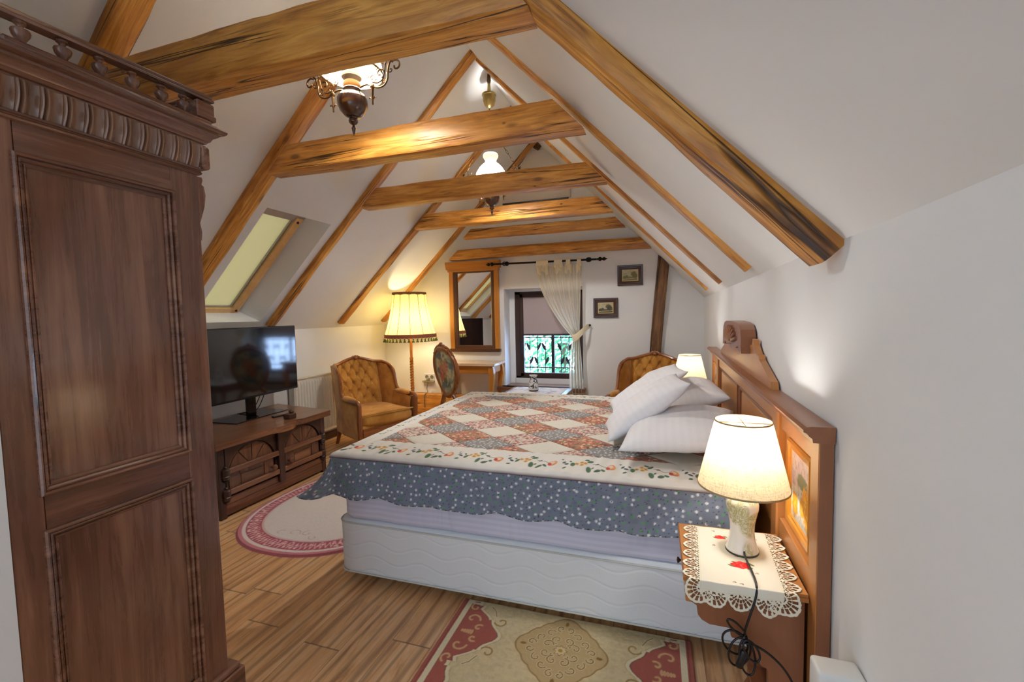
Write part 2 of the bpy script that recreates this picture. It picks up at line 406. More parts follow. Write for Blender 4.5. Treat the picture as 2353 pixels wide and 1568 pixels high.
# gable wall with window opening
def gable(d0, d1):
    m = MB()
    wx0, wx1, wz0, wz1 = -1.97, -0.90, 0.50, 1.84
    zl = lambda x: min(LSz(x), RSz(x, YB)) + 0.08
    xs = [-3.98, wx0, -1.45, wx1, 0.62]
    fn = lambda u, v, d: (u, d, v)
    m.prism([(-3.98, 0), (wx0, 0), (wx0, zl(wx0)), (-3.98, LSz(-3.98))], fn, d0, d1)
    m.prism([(wx0, 0), (wx1, 0), (wx1, wz0), (wx0, wz0)], fn, d0, d1)
    m.prism([(wx0, wz1), (wx1, wz1), (wx1, zl(wx1)), (-1.45, zl(-1.45)), (wx0, zl(wx0))], fn, d0, d1)
    m.prism([(wx1, 0), (0.62, 0), (0.62, zl(0.62)), (wx1, zl(wx1))], fn, d0, d1)
    return m
mbk = gable(YB, 6.10)
for bx in ((-1.975, -1.893, 5.985, 6.10, .45, 1.86), (-.93, -.895, 5.985, 6.10, .45, 1.86), (-1.9, -.92, 5.985, 6.10, 1.808, 1.86), (-1.9, -.92, 5.985, 6.10, .45, .592)): mbk.box(*bx)
struct('wall_back', mbk, PLASTER)
struct('wall_rear', MB().box(-4.1, -1.497, .30, 0.6195, 0, 3.6), PLASTER)
# ceiling: right slope slab and left slope with splayed skylight opening
m = MB()
def rp(x, y, t): return (x + NR.x * t, y, RSz(x, y) + NR.z * t)
a = [rp(0.66, Y0, 0), rp(0.66, 6.2, 0), rp(-1.47, 6.2, 0), rp(-1.47, Y0, 0)]; b = [rp(0.66, Y0, .15), rp(0.66, 6.2, .15), rp(-1.47, 6.2, .15), rp(-1.47, Y0, .15)]
m.add(a + b, [(0, 1, 2, 3), (7, 6, 5, 4), (0, 4, 5, 1), (1, 5, 6, 2), (2, 6, 7, 3), (3, 7, 4, 0)])
struct('ceiling', m, PLASTER)
def lp(x, y, t=0.0): return (x + NL.x * t, y, LSz(x) + NL.z * t)
sy0, sy1, sxt, sxb = 2.74, 3.45, -2.855, -3.765
oy0, oy1, oxt, oxb = 2.66, 3.30, -3.07 + .14, -3.925 + .14      # at depth .2 (x measured on the inner plane)
m = MB(); xs = [-3.98, sxb, sxt, -1.43]; ys = [Y0, sy0, sy1, 6.2]
for i in range(3):
    for j in range(3):
        if i == 1 and j == 1: continue
        m.add([lp(xs[i], ys[j]), lp(xs[i + 1], ys[j]), lp(xs[i + 1], ys[j + 1]), lp(xs[i], ys[j + 1])], [(0, 1, 2, 3)])
q = [lp(sxb, sy0), lp(sxt, sy0), lp(sxt, sy1), lp(sxb, sy1)]; r_ = [lp(oxb, oy0, .2), lp(oxt, oy0, .2), lp(oxt, oy1, .2), lp(oxb, oy1, .2)]
m.add(q + r_, [(i, (i + 1) % 4, (i + 1) % 4 + 4, i + 4) for i in range(4)])
for (x0, x1, y0, y1) in ((-3.98, -1.43, Y0, sy0 - .1), (-3.98, -1.43, sy1 + .1, 6.2), (-3.98, sxb - .2, sy0 - .1, sy1 + .1), (sxt + .2, -1.43, sy0 - .1, sy1 + .1)):
    m.add([lp(x0, y0, .22), lp(x1, y0, .22), lp(x1, y1, .22), lp(x0, y1, .22)], [(0, 1, 2, 3)])
struct('ceiling', m, PLASTER)
# skylight: pine frame, closed blind
def lbox(m, x0, x1, y0, y1, t0, t1):
    v = [lp(x0, y0, t0), lp(x1, y0, t0), lp(x1, y1, t0), lp(x0, y1, t0), lp(x0, y0, t1), lp(x1, y0, t1), lp(x1, y1, t1), lp(x0, y1, t1)]
    return m.add(v, [(0, 3, 2, 1), (4, 5, 6, 7), (0, 1, 5, 4), (1, 2, 6, 5), (2, 3, 7, 6), (3, 0, 4, 7)])
PINE = cabinet_wood('skylight_pine', 'X', rgb(240, 200, 140), rgb(228, 182, 118), rgb(204, 154, 94), 0.4, 0.15, 0.7, 0.05)
m = MB()
lbox(m, oxb, oxb + .045, oy0, oy1, .14, .2)
lbox(m, oxb, oxt, oy0, oy0 + .07, .14, .2); lbox(m, oxb, oxt, oy1 - .075, oy1, .14, .2)
w2 = struct('window_2', m, PINE); w2['label'] = 'skylight in the left slope with a pine frame and closed beige blind'; w2['category'] = 'window'
m = MB(); lbox(m, oxb + .045, oxt + .03, oy0 + .07, oy1 - .095, .175, .177); ob('blind', m, shade_mat('beige_blind', rgb(222, 208, 166), .38), w2, smooth=0)
m = MB(); lbox(m, oxb + .05, oxt - .03, oy1 - .095, oy1 - .075, .16, .178); lbox(m, oxb + .045, oxb + .055, oy0 + .07, oy1 - .095, .16, .178); lbox(m, oxt - .03, oxt + .06, oy0 - .02, oy1 + .02, .15, .2); ob('blind_rail', m, plain('alu_rail', rgb(176, 176, 176), 0.35, metal=0.5), w2, smooth=0)
m = MB(); m.ell(lp(oxb + .03, oy1 - .035, .137), (.012, .012, .012)); m.ell(lp(oxt - .03, oy1 - .04, .137), (.012, .012, .012)); ob('screw_cap', m, BLACKP, w2)
# skirting board by the radiator
bl = struct('baseboard_left', MB().box(XL, XL + .018, 3.73, 5.75, 0, .09, .004), oakd('Y'))

# ================================================================== TIMBERS
def beam(name, label, P0, P1, Yax, w, h, seed, group=None, cut0=0.0, cut1=0.0, mat=None, cat='beam', wob=0.008, bev=0.016):
    P0 = Vector(P0); P1 = Vector(P1); X = (P1 - P0); L = X.length; X.normalize(); Y = Vector(Yax).normalized(); Z = X.cross(Y).normalized(); Y = Z.cross(X)
    n = max(8, int(L / 0.07)); m = MB(); b = bev
    cs = []
    for (sy, sz) in ((-1, -1), (1, -1), (1, 1), (-1, 1)):
        cx, cz = sy * (w / 2), sz * (h / 2)
        if sy * sz > 0: cs += [(cx, cz - sz * b), (cx - sy * b * .3, cz - sz * b * .3), (cx - sy * b, cz)]
        else: cs += [(cx - sy * b, cz), (cx - sy * b * .3, cz - sz * b * .3), (cx, cz - sz * b)]
    full = []
    for i in range(12):
        a = cs[i]; c2 = cs[(i + 1) % 12]; full.append(a)
        if math.hypot(a[0] - c2[0], a[1] - c2[1]) > 0.05: full.append(((a[0] + c2[0]) / 2, (a[1] + c2[1]) / 2))
    k = len(full); vs = []; fs = []
    for i in range(n + 1):
        t = i / n
        bow = Vector(mnoise.noise_vector(Vector((t * L * 0.9 + seed * 5.1, seed, 0)))) * wob * 1.3
        for (a, c2) in full:
            x = t * L + (cut0 * c2) * (1 - t) + (cut1 * c2) * t
            d = mnoise.noise_vector(Vector((t * L * 3.0 + seed * 3.7, a * 9 + seed, c2 * 9))) * wob + mnoise.noise_vector(Vector((t * L * 11 + seed, a * 20, c2 * 20))) * wob * 0.35
            vs.append((x + d.x * 0.3, a + d.y * 0.8 + bow.y, c2 + d.z * 0.8 + bow.z))
    for i in range(n):
        for q in range(k): fs.append((i * k + q, i * k + (q + 1) % k, (i + 1) * k + (q + 1) % k, (i + 1) * k + q))
    fs += [tuple(reversed(range(k))), tuple(n * k + q for q in range(k))]
    m.add(vs, fs)
    o = ob(name, m, mat or BEAM, smooth=40)
    R = Matrix((X, Y, Z)).transposed().to_4x4(); o.rotation_euler = R.to_euler(); o.location = P0
    return tag(o, label, cat, group)
ties = [('nearest and thickest tie beam, crossing the top of the photo above the wardrobe', 1.41, .15, 2.48, 2.67, -2.6, -.385),
        ('second tie beam from the camera, hanging lamp just in front of it', 2.41, .14, 2.48, 2.655, -2.50, -.365),
        ('third tie beam, crossing in front of the far hanging lamp shade', 3.40, .14, 2.475, 2.635, -2.49, -.35),
        ('fourth tie beam, just behind the finial of the far hanging lamp', 4.50, .14, 2.485, 2.645, -2.60, -.40),
        ('fifth tie beam, one in front of the beam on the back wall', 5.26, .13, 2.475, 2.588, -2.34, -.33)]
for i, (lab, y, d, z0, z1, xl, xr) in enumerate(ties):
    beam('tie_beam', lab, (xl + (z1 - z0) / 2 / .967, y + d / 2, (z0 + z1) / 2), (xr - (z1 - z0) / 2 / 1.03, y + d / 2, (z0 + z1) / 2), (0, 1, 0), d, z1 - z0, i + 1.3,
         'tie beams across the attic', cut0=1 / .967, cut1=-1 / 1.03)
beam('tie_beam', 'lowest tie beam lying flat against the back wall above the mirror and curtain rod', (-2.66, YB - .055, 2.333), (-.11, YB - .055, 2.333), (0, 1, 0), .11, .135, 9.1, 'tie beams across the attic', cut0=1 / .967, cut1=-1 / 1.03, wob=.006)
NRn = NR; 
def rafter_r(lab, y, w, pro, seed, x0=.455, top=-1.45):
    h = pro + .03; p0 = Vector((x0, y + w / 2, RSz(x0, y))); p1 = Vector((top, y + w / 2, RSz(top, y)))
    o = NR * ((.03 - pro) / 2); beam('rafter', lab, p0 + o, p1 + o, (0, 1, 0), w, h, seed, 'rafters of the right slope', bev=min(.018, h * .3))
def rafter_l(lab, y, w, pro, seed, x0=-3.80, top=-1.44):
    h = pro + .03; p0 = Vector((x0, y + w / 2, LSz(x0))); p1 = Vector((top, y + w / 2, LSz(top)))
    o = NL * ((.03 - pro) / 2); beam('rafter', lab, p0 + o, p1 + o, (0, 1, 0), w, h, seed, 'rafters of the left slope', bev=min(.018, h * .3))
rafter_r('thick rafter on the right slope ending on the white wall, nearest of that slope', 1.42, .14, .07, 21.0, x0=.49)
rafter_r('right slope rafter meeting the second tie beam, its foot above the headboard crest', 2.52, .10, .024, 22.0, x0=.462)
rafter_r('right slope rafter meeting the third tie beam, thin strip', 3.66, .10, .024, 23.0, x0=.475)
rafter_r('farthest rafter seen on the right slope, close to the back wall', 4.72, .10, .022, 24.0, x0=.485)
rafter_l('left slope rafter above the wardrobe gallery, nearest of that slope', 1.40, .13, .05, 31.0)
rafter_l('left slope rafter between wardrobe and skylight, behind second tie beam', 2.49, .13, .05, 32.0)
rafter_l('left slope rafter just beyond the skylight, its foot behind the television', 3.55, .10, .035, 33.0)
rafter_l('left slope rafter ending above the left armchair', 4.63, .11, .035, 34.0)
rafter_l('left slope rafter behind the fringed floor lamp shade', 5.56, .11, .035, 35.0)
beam('wall_post', 'leaning brown post on the back wall behind the right armchair', (-.075, YB - .02, .10), (.088, YB - .02, 2.11), (0, 1, 0), .07, .135, 41.0, cut1=.9, mat=BEAM_OLD, cat='post', wob=.007)
beam('purlin', 'short dark purlin stub high on the back wall under the ridge', (-1.63, YB - .03, 3.80), (-1.42, YB - .03, 3.65), (0, 1, 0), .08, .10, 43.0, mat=BEAM_OLD, cat='beam', wob=.004)
beam('brace', 'thin dark strip on the upper back wall under the purlin stub', (-1.73, YB - .012, 3.44), (-1.59, YB - .012, 3.60), (0, 1, 0), .02, .022, 44.0, mat=BEAM_OLD, cat='beam', wob=.001, bev=.004)
beam('floor_timber', 'honey coloured timber lying along the foot of the back wall', (-3.84, YB - .09, .20), (-2.05, YB - .09, .20), (0, 1, 0), .17, .36, 45.0, mat=BEAM, cat='beam', wob=.006)

# ================================================================== GABLE WINDOW
FY = 6.0
m = MB()
fx0, fx1, fz0, fz1 = -1.90, -0.925, 0.585, 1.815
m.box(fx0, fx0 + .09, FY, FY + .07, fz0, fz1, .006); m.box(fx1 - .09, fx1, FY, FY + .07, fz0, fz1, .006)
m.box(fx0, fx1, FY, FY + .07, fz0, fz0 + .04, .006); m.box(fx0, fx1, FY, FY + .07, fz1 - .05, fz1, .006)
w1 = struct('window_1', m, DARKWIN, smooth=30); w1['label'] = 'dark framed gable window with blind half down'; w1['category'] = 'window'
m = MB()
m.box(fx0 + .075, fx0 + .13, FY - .012, FY + .05, fz0 + .03, fz1 - .04, .006); m.box(fx1 - .13, fx1 - .075, FY - .012, FY + .05, fz0 + .03, fz1 - .04, .006)
m.box(fx0 + .075, fx1 - .075, FY - .012, FY + .05, fz0 + .03, fz0 + .085, .006); m.box(fx0 + .075, fx1 - .075, FY - .012, FY + .05, fz1 - .09, fz1 - .04, .006)
ob('sash', m, DARKWIN, w1, smooth=30)
g = G('window_glass'); gt = g.n('ShaderNodeBsdfTransparent'); gg = g.n('ShaderNodeBsdfGlossy'); gg.inputs['Roughness'].default_value = 0.02
mx = g.n('ShaderNodeMixShader'); mx.inputs[0].default_value = 0.07; g.nt.links.new(gt.outputs[0], mx.inputs[1]); g.nt.links.new(gg.outputs[0], mx.inputs[2]); g.nt.links.new(mx.outputs[0], g.o.inputs[0])
GLASS = g.m
ob('pane', MB().box(fx0 + .12, fx1 - .12, FY + .02, FY + .026, fz0 + .08, fz1 - .08), GLASS, w1, smooth=0)
m = MB(); m.box(fx0 + .088, fx0 + .112, FY - .022, FY - .01, 1.04, 1.11, .003); m.box(fx0 + .092, fx0 + .108, FY - .045, FY - .02, 0.95, 1.095, .005)
part_label(ob('handle', m, plain('dark_steel', rgb(60, 62, 74), 0.3, metal=0.8), w1), 'grey metal handle')
m = MB()
for k in range(3): m.box(-2.0 if k == 0 else -1.965, -0.905, YB - .13 + k * .12, YB - .013 + k * .12, .475, .522, .006)
m.box(-2.05, -0.86, YB - .14, YB - .004, .475, .522, .006)
part_label(ob('window_sill', m, sillw('X'), w1, smooth=30), 'reddish wooden sill boards')
# roller blind
m = MB().box(fx0 + .115, fx1 - .115, FY - .004, FY - .001, 1.215, fz1 - .085)
rb = solo('roller_blind', m, plain('blind_cloth', rgb(188, 174, 176), 0.75), 'mauve grey roller blind pulled halfway down the gable window', 'blind')
ob('bottom_bar', MB().box(fx0 + .115, fx1 - .115, FY - .009, FY - .001, 1.192, 1.216, .002), plain('blind_bar', rgb(70, 66, 76), 0.4), rb)
# wrought iron grille outside
gr_ = thing('window_grille', 'black iron grille with leaf shapes outside the gable window', 'grille', (-1.41, 6.22, .5))
for k in range(9):
    xk = -1.86 + k * .115
    m = MB()
    if k == 4: m.box(xk - .022, xk + .022, 6.2, 6.235, .5, 1.9)
    else: m.tube([(xk, 6.215, .5), (xk, 6.215, 1.9)], .0065, 6)
    ob('bar', m, IRON, gr_)
m = MB()
for zz in (.72, 1.155, 1.6): m.box(-1.9, -.9, 6.205, 6.225, zz - .008, zz + .008)
ob('rail', m, IRON, gr_, smooth=0)
for k in range(9):
    for zz, sg in ((.82, 1), (1.02, -1)):
        if k == 4: continue
        xk = -1.86 + k * .115; sg2 = sg * (1 if k % 2 else -1)
        mt = Matrix.Rotation(sg2 * .45, 3, 'Y'); m = MB().ell((xk + .022 * sg2, 6.215, zz), (.02, .008, .062), 8, 7, mt)
        ob('leaf', m, IRON, gr_)
# greenery beyond
LEAF = None
g = G('leaf_green'); LEAF = g.done(g.ramp(g.noise(None, 7.0, 2), [(0.3, rgb(40, 120, 70)), (0.5, rgb(90, 180, 120)), (0.7, rgb(190, 225, 180))]), 0.55)
tr = thing('garden_tree', 'bright green garden tree outside the gable window', 'tree', (-1.7, 8.6, -2.0))
m = MB()
for k in range(2600):
    a = random.gauss(0, 1); p = Vector((-1.75 + random.gauss(0, .75), 8.7 + random.gauss(0, .35), .55 + random.gauss(0, .75)))
    if p.z > 1.9: continue
    n = Vector((random.gauss(0, 1), random.gauss(-1, .7), random.gauss(0.3, 1))).normalized(); t = n.orthogonal().normalized(); b = n.cross(t); sz = random.uniform(.035, .075)
    m.add([p + t * sz, p + b * sz * .55, p - t * sz, p - b * sz * .55], [(0, 1, 2, 3)])
ob('foliage', m, LEAF, tr, smooth=0, recalc=False)
ob('trunk', MB().tube(smooth_path([(-1.7, 8.7, -2), (-1.65, 8.72, -.8), (-1.78, 8.7, .1), (-1.7, 8.7, .9)]), .07, 8), plain('bark', rgb(96, 78, 60), 0.8), tr)

# curtain rod
cr = thing('curtain_rod', 'dark iron curtain rod with turned ends above the gable window', 'curtain rod', (-1.38, 5.64, 2.16))
RODY = 5.64; rz = lambda x: 2.165 - .008 * (x + 1.4)
ob('rod', MB().tube([(-2.05, RODY, rz(-2.05)), (-.70, RODY, rz(-.7))], .0125, 10), IRON, cr)
prof = [(1e-6, 0), (.012, .004), (.014, .02), (.024, .03), (.028, .045), (.018, .06), (.012, .066), (.02, .08), (.024, .095), (.014, .11), (.008, .118), (.004, .13), (1e-6, .135)]
for sx, x0 in ((-1, -2.05), (1, -.70)):
    m = MB().lathe(prof, (x0, RODY, rz(x0)), 12, Matrix.Rotation(sx * PI / 2, 3, 'Y')); ob('finial', m, IRON, cr)
for x0 in (-1.915, -.805):
    m = MB().tube([(x0, RODY, rz(x0)), (x0, RODY + .05, rz(x0) + .012), (x0, YB, rz(x0) + .012)], .009, 8); m.lathe([(.03, 0), (.03, .008), (.012, .014)], (x0, YB, rz(x0) + .012), 14, Matrix.Rotation(PI / 2, 3, 'X')); m.tube([(x0 + .024 * math.cos(a), RODY, rz(x0) + .024 * math.sin(a)) for a in [2 * PI * k / 14 for k in range(14)]], .006, 6, True)
    ob('bracket', m, IRON, cr)
# sheer curtain
g = G('sheer_cream'); tb = g.n('ShaderNodeBsdfTransparent'); db = g.n('ShaderNodeBsdfDiffuse'); tl = g.n('ShaderNodeBsdfTranslucent')
db.inputs[0].default_value = rgba(rgb(248, 242, 226)); tl.inputs[0].default_value = rgba(rgb(248, 240, 222))
m1 = g.n('ShaderNodeMixShader'); m1.inputs[0].default_value = .45; g.nt.links.new(db.outputs[0], m1.inputs[1]); g.nt.links.new(tl.outputs[0], m1.inputs[2])
m2 = g.n('ShaderNodeMixShader'); lw = g.n('ShaderNodeLayerWeight'); lw.inputs[0].default_value = .35
f_ = g.ma('MULTIPLY_ADD', lw.outputs['Facing'], .5, .60); wv = g.noise(g.mp((1, 1, 1)), 420, 1); f_ = g.ma('ADD', f_, g.ma('MULTIPLY', g.ma('SUBTRACT', wv, .5), .15))
g.put(m2.inputs[0], g.ma('MINIMUM', f_, .97)); g.nt.links.new(tb.outputs[0], m2.inputs[1]); g.nt.links.new(m1.outputs[0], m2.inputs[2]); g.nt.links.new(m2.outputs[0], g.o.inputs[0]); SHEER = g.m
CREAM = plain('cream_band', rgb(242, 230, 198), 0.8)
cu = thing('curtain', 'cream sheer curtain gathered to the right side of the gable window', 'curtain', (-1.1, 5.64, .05))
zt, ztie, zb = 2.10, 1.19, .10
def cedge(z):
    if z > ztie:
        t = (zt - z) / (zt - ztie); l = -1.475 + (.47) * (t ** 1.9) ; r = -.885 - .03 * t
    else:
        t = (ztie - z) / (ztie - zb); l = -1.005 - .05 * math.sin(min(1, t * 2) * PI / 2); r = -.915 + .05 * t
    return l, r
def cfn(u, v):
    z = zt + (zb - zt) * v; l, r = cedge(z); w = r - l
    ph = u * 2 * PI * 9 + 1.2 * math.sin(u * 7); am = .012 + .02 * min(1, .15 / w) * .9
    return (l + u * w + .006 * math.sin(ph * .5 + v * 6), 5.63 - am * math.sin(ph) - .03 * math.exp(-((z - ztie) / .2) ** 2), z + .012 * math.sin(u * 30) * (1 if v > .97 else 0))
ob('drape', MB().grid(cfn, 150, 60), SHEER, cu, recalc=False, smooth=80)
for (u0, u1) in ((.0, .27), (.40, .58), (.66, .76), (.90, .99)):
    def tf(u, v):
        uu = u0 + (u1 - u0) * u; x = -1.475 + uu * .59; a = v * 2 * PI
        return (x + .004 * math.sin(u * 25), RODY - .019 * math.sin(a) , rz(x) - .02 + .042 * math.cos(a) - (.02 if math.cos(a) < 0 else 0))
    ob('tab', MB().grid(tf, 8, 16), CREAM, cu, recalc=False, smooth=80)
def hb(u, v):
    p = cfn(u, (zt - (2.115 - .07 * v)) / (zt - zb) if False else 0.0); q = cfn(u, .034 * v + .0)
    return (q[0], q[1] - .004 - .003 * math.sin(u * 60), q[2] + .015)
for (u0, u1) in ((.02, .25), (.42, .60), (.64, .78), (.89, .985)):
    ob('gathered_heading', MB().grid(lambda u, v: hb(u0 + (u1 - u0) * u, v * (1.4 + .4 * math.sin(u * 9))), 16, 5), CREAM, cu, recalc=False, smooth=80)
tp = smooth_path([(-1.0, 5.58, 1.175), (-.95, 5.555, 1.195), (-.89, 5.57, 1.25), (-.835, 5.65, 1.31), (-.805, 5.72, 1.33)], 6)
def tief(u, v):
    i = u * (len(tp) - 1); k = min(int(i), len(tp) - 2); p = tp[k].lerp(tp[k + 1], i - k); w = .045 * (1 - .45 * u)
    return (p.x + (.5 - v) * .02, p.y - .004 * math.sin(v * PI), p.z + (v - .5) * 2 * w)
ob('tieback', MB().grid(tief, 25, 7), CREAM, cu, recalc=False, smooth=80)
m = MB().tube([(-.80, YB, 1.335), (-.80, 5.70, 1.335)], .005, 6); m.ell((-.80, 5.695, 1.337), (.014, .010, .014))
ob('hook', m, IRON, cu)

# ================================================================== BACK WALL PICTURES, MIRROR, HATCH, OUTLET
VC = None
def vcmat(name, rough=.7, spec=.3, bumpn=None, sheen=0.0):
    g = G(name)
    if bumpn: g.bump(g.noise(None, bumpn[0], 3, .6), bumpn[1], bumpn[2])
    return g.done(g.attr('Col'), rough, spec, sheen=sheen)
OIL = vcmat('oil_paint', .45, .5, (120, .3, .002))
def frame_path(x0, x1, z0, z1, y):  # rectangle facing -y ; profile (u inward->outward, v toward viewer)
    pts = [(x0, z0), (x1, z0), (x1, z1), (x0, z1)]; out = []
    for i, (x, z) in enumerate(pts):
        sx = -1 if x == x0 else 1; sz = -1 if z == z0 else 1
        out.append(((x, y, z), (sx, 0, sz), (0, -1, 0)))
    return out
def landscape(nx, nz, seed, tree_side, dark):
    U, V = np.meshgrid(np.linspace(0, 1, nx), np.linspace(0, 1, nz)); im = np.zeros(U.shape + (3,))
    im[:] = np.array(rgb(196, 188, 150)) * (1 - .35 * (1 - V))[..., None]
    paint(im, sm(fbm(U, V, 5, seed), .45, .7) * .5, rgb(216, 208, 180))
    hor = .36 + .05 * fbm(U, V, 4, seed + 2)
    paint(im, sm(hor - V, -.02, .03), rgb(128, 122, 70) if not dark else rgb(92, 86, 52))
    paint(im, sm(.05 - np.abs(V - .2 - .1 * (U - .5)), 0, .04) * .8, rgb(204, 196, 166))
    for (cx, cz, r) in ((tree_side, .62, .2), (tree_side + .08, .45, .2), (1 - tree_side, .42, .09), (.15, .35, .1)):
        d = dell(U, V, (cx, cz), r, r * 1.25) + .5 * (fbm(U, V, 14, seed + 5) - .5)
        paint(im, sm(1 - d, -.05, .25) * .9, rgb(104, 104, 40) if not dark else rgb(70, 66, 36))
    paint(im, sm(fbm(U, V, 22, seed + 9), .55, .7) * .35, rgb(60, 54, 28))
    return U, V, im
def picture(lab, x0, x1, z0, z1, seed, ts, dark):
    t = thing('framed_picture', lab, 'picture', ((x0 + x1) / 2, YB, z0), group='small landscapes on the back wall')
    fr = plain('dark_picture_frame', rgb(70, 44, 34), 0.35, coat=.3); w = .055
    m = MB().sweep(frame_path(x0 + w, x1 - w, z0 + w, z1 - w, YB - .002), [(0, 0), (0, .012), (.006, .014), (.012, .010), (.03, .016), (.034, .024), (.05, .026), (.055, .02), (.055, 0)])
    ob('frame', m, fr, t)
    m = MB().sweep(frame_path(x0 + w + .009, x1 - w - .009, z0 + w + .009, z1 - w - .009, YB - .002), [(0, .004), (0, .010), (.005, .012), (.0095, .011), (.0095, .004)])
    ob('gilt_slip', m, plain('gilt', rgb(206, 184, 124), 0.4, metal=.3), t)
    U, V, im = landscape(60, 44, seed, ts, dark)
    cgrid('canvas', x0 + w + .004 + U * (x1 - x0 - 2 * w - .008), np.full(U.shape, YB - .008), z0 + w + .004 + V * (z1 - z0 - 2 * w - .008), im, OIL, t)
picture('small dark framed landscape high on the back wall, upper of the two', -.455, -.149, 1.823, 2.076, 3, .72, False)
picture('small dark framed landscape beside the curtain tieback, lower of the two', -.757, -.453, 1.428, 1.676, 8, .70, True)

mi = thing('wall_mirror', 'tall wall mirror in honey pine and dark brown frame', 'mirror', (-2.4, YB, .98))
mdk = plain('mirror_dark_frame', rgb(86, 54, 34), 0.35, coat=.2)
for bx in ((-2.765, -2.70), (-2.095, -2.03)): ob('side_post', MB().box(*bx, YB - .05, YB, 1.02, 2.14, .006), honey('Z'), mi)
m = MB(); m.prism([(0, 0), (.075, 0), (.075, .02), (.10, .05), (.10, .075), (0, .075)][::1], lambda u, v, d: (d, YB - u * .9, 2.135 + v * 1.35), -2.80, -2.0)
m.box(-2.78, -2.02, YB - .06, YB, 2.10, 2.14, .005)
ob('cornice', m, honey('X'), mi)
m = MB(); m.box(-2.775, -2.02, YB - .065, YB, .985, 1.03, .008); ob('bottom_ledge', m, mdk, mi)
m = MB().sweep(frame_path(-2.645, -2.15, 1.075, 2.08, YB - .005), [(0, 0), (0, .012), (.012, .028), (.03, .03), (.045, .036), (.06, .036), (.06, 0)])
ob('inner_frame', m, mdk, mi)
MIR = plain('mirror_glass', (.9, .9, .9), 0.0, metal=1.0)
ob('glass', MB().box(-2.65, -2.145, YB - .012, YB - .006, 1.07, 2.085), MIR, mi, smooth=0)

ht = thing('wall_hatch', 'glossy white panel high on the back wall above the fourth tie beam', 'panel', (-1.48, YB, 2.97))
m = MB().box(-1.95, -1.03, YB - .02, YB, 2.98, 3.62, .004); ob('panel', m, plain('gloss_white', rgb(226, 220, 212), 0.12), ht)
ob('bottom_gap', MB().box(-1.95, -1.06, YB - .024, YB - .004, 2.962, 2.98), plain('gap_dark', rgb(60, 50, 44), 0.6), ht, smooth=0)

ot = thing('wall_outlet', 'white double socket low on the back wall by the floor lamp', 'socket', (-3.15, YB, .55))
ob('plate', MB().box(-3.22, -3.06, YB - .012, YB, .56, .66, .004), WHITEP, ot)
for k in range(2): ob('socket', MB().lathe([(1e-6, 0), (.022, .002), (.026, .006), (.028, 0)], (-3.18 + k * .08, YB - .012, .61), 16, Matrix.Rotation(PI / 2, 3, 'X')), plain('socket_grey', rgb(120, 116, 104), 0.5), ot)
m = MB().box(-3.24, -3.05, YB - .05, YB - .012, .535, .558, .004); m.box(-3.17, -3.13, YB - .055, YB - .012, .56, .60, .006)
pl_ = solo('power_plug', m, plain('grey_plug', rgb(150, 140, 110), 0.5), 'grey plug in the socket with thin flex running down to the timber', 'plug')
ob('flex', MB().tube(smooth_path([(-3.15, YB - .04, .535), (-3.16, YB - .06, .45), (-3.13, YB - .10, .40), (-3.13, YB - .19, .37), (-3.13, YB - .19, .20)]), .006, 6), plain('grey_flex', rgb(110, 100, 80), 0.5), pl_)

# ================================================================== RADIATOR
ra = thing('radiator', 'white panel radiator on the left wall behind the left armchair', 'radiator', (XL, 4.4, .12))
y0, y1 = 3.86, 4.98
m = MB(); nk = 26
def radf(u, v):
    y = y0 + (y1 - y0) * u; z = .14 + .68 * v; k = (u * nk) % 1; rr = .012 * (1 if .28 < k < .72 else 0)
    e = 0 if (.05 < v < .95) else 1
    return (XL + .085 + (rr if not e else 0), y, z)
m.grid(radf, nk * 8 + 1, 25); m.box(XL + .03, XL + .084, y0, y1, .14, .82, .004)
ob('panel', m, RADW, ra, smooth=20)
for yc in (y0 - .002, y1 + .002): ob('side_cover', MB().box(XL + .02, XL + .095, yc - .006, yc + .006, .13, .83, .003), RADW, ra)
m = MB()
for k in range(28): yk = y0 + .02 + k * (y1 - y0 - .04) / 27; m.box(XL + .025, XL + .09, yk - .013, yk + .013, .822, .83)
m.box(XL + .02, XL + .028, y0, y1, .82, .834); m.box(XL + .088, XL + .096, y0, y1, .82, .834)
ob('top_grille', m, RADW, ra, smooth=0)
for yp in (y0 + .05, y1 - .05): ob('pipe', MB().tube([(XL + .05, yp, 0), (XL + .05, yp, .14)], .009, 8), RADW, ra); ob('wall_bracket', MB().box(XL + .001, XL + .04, yp + .1, yp + .14, .3, .7), RADW, ra)

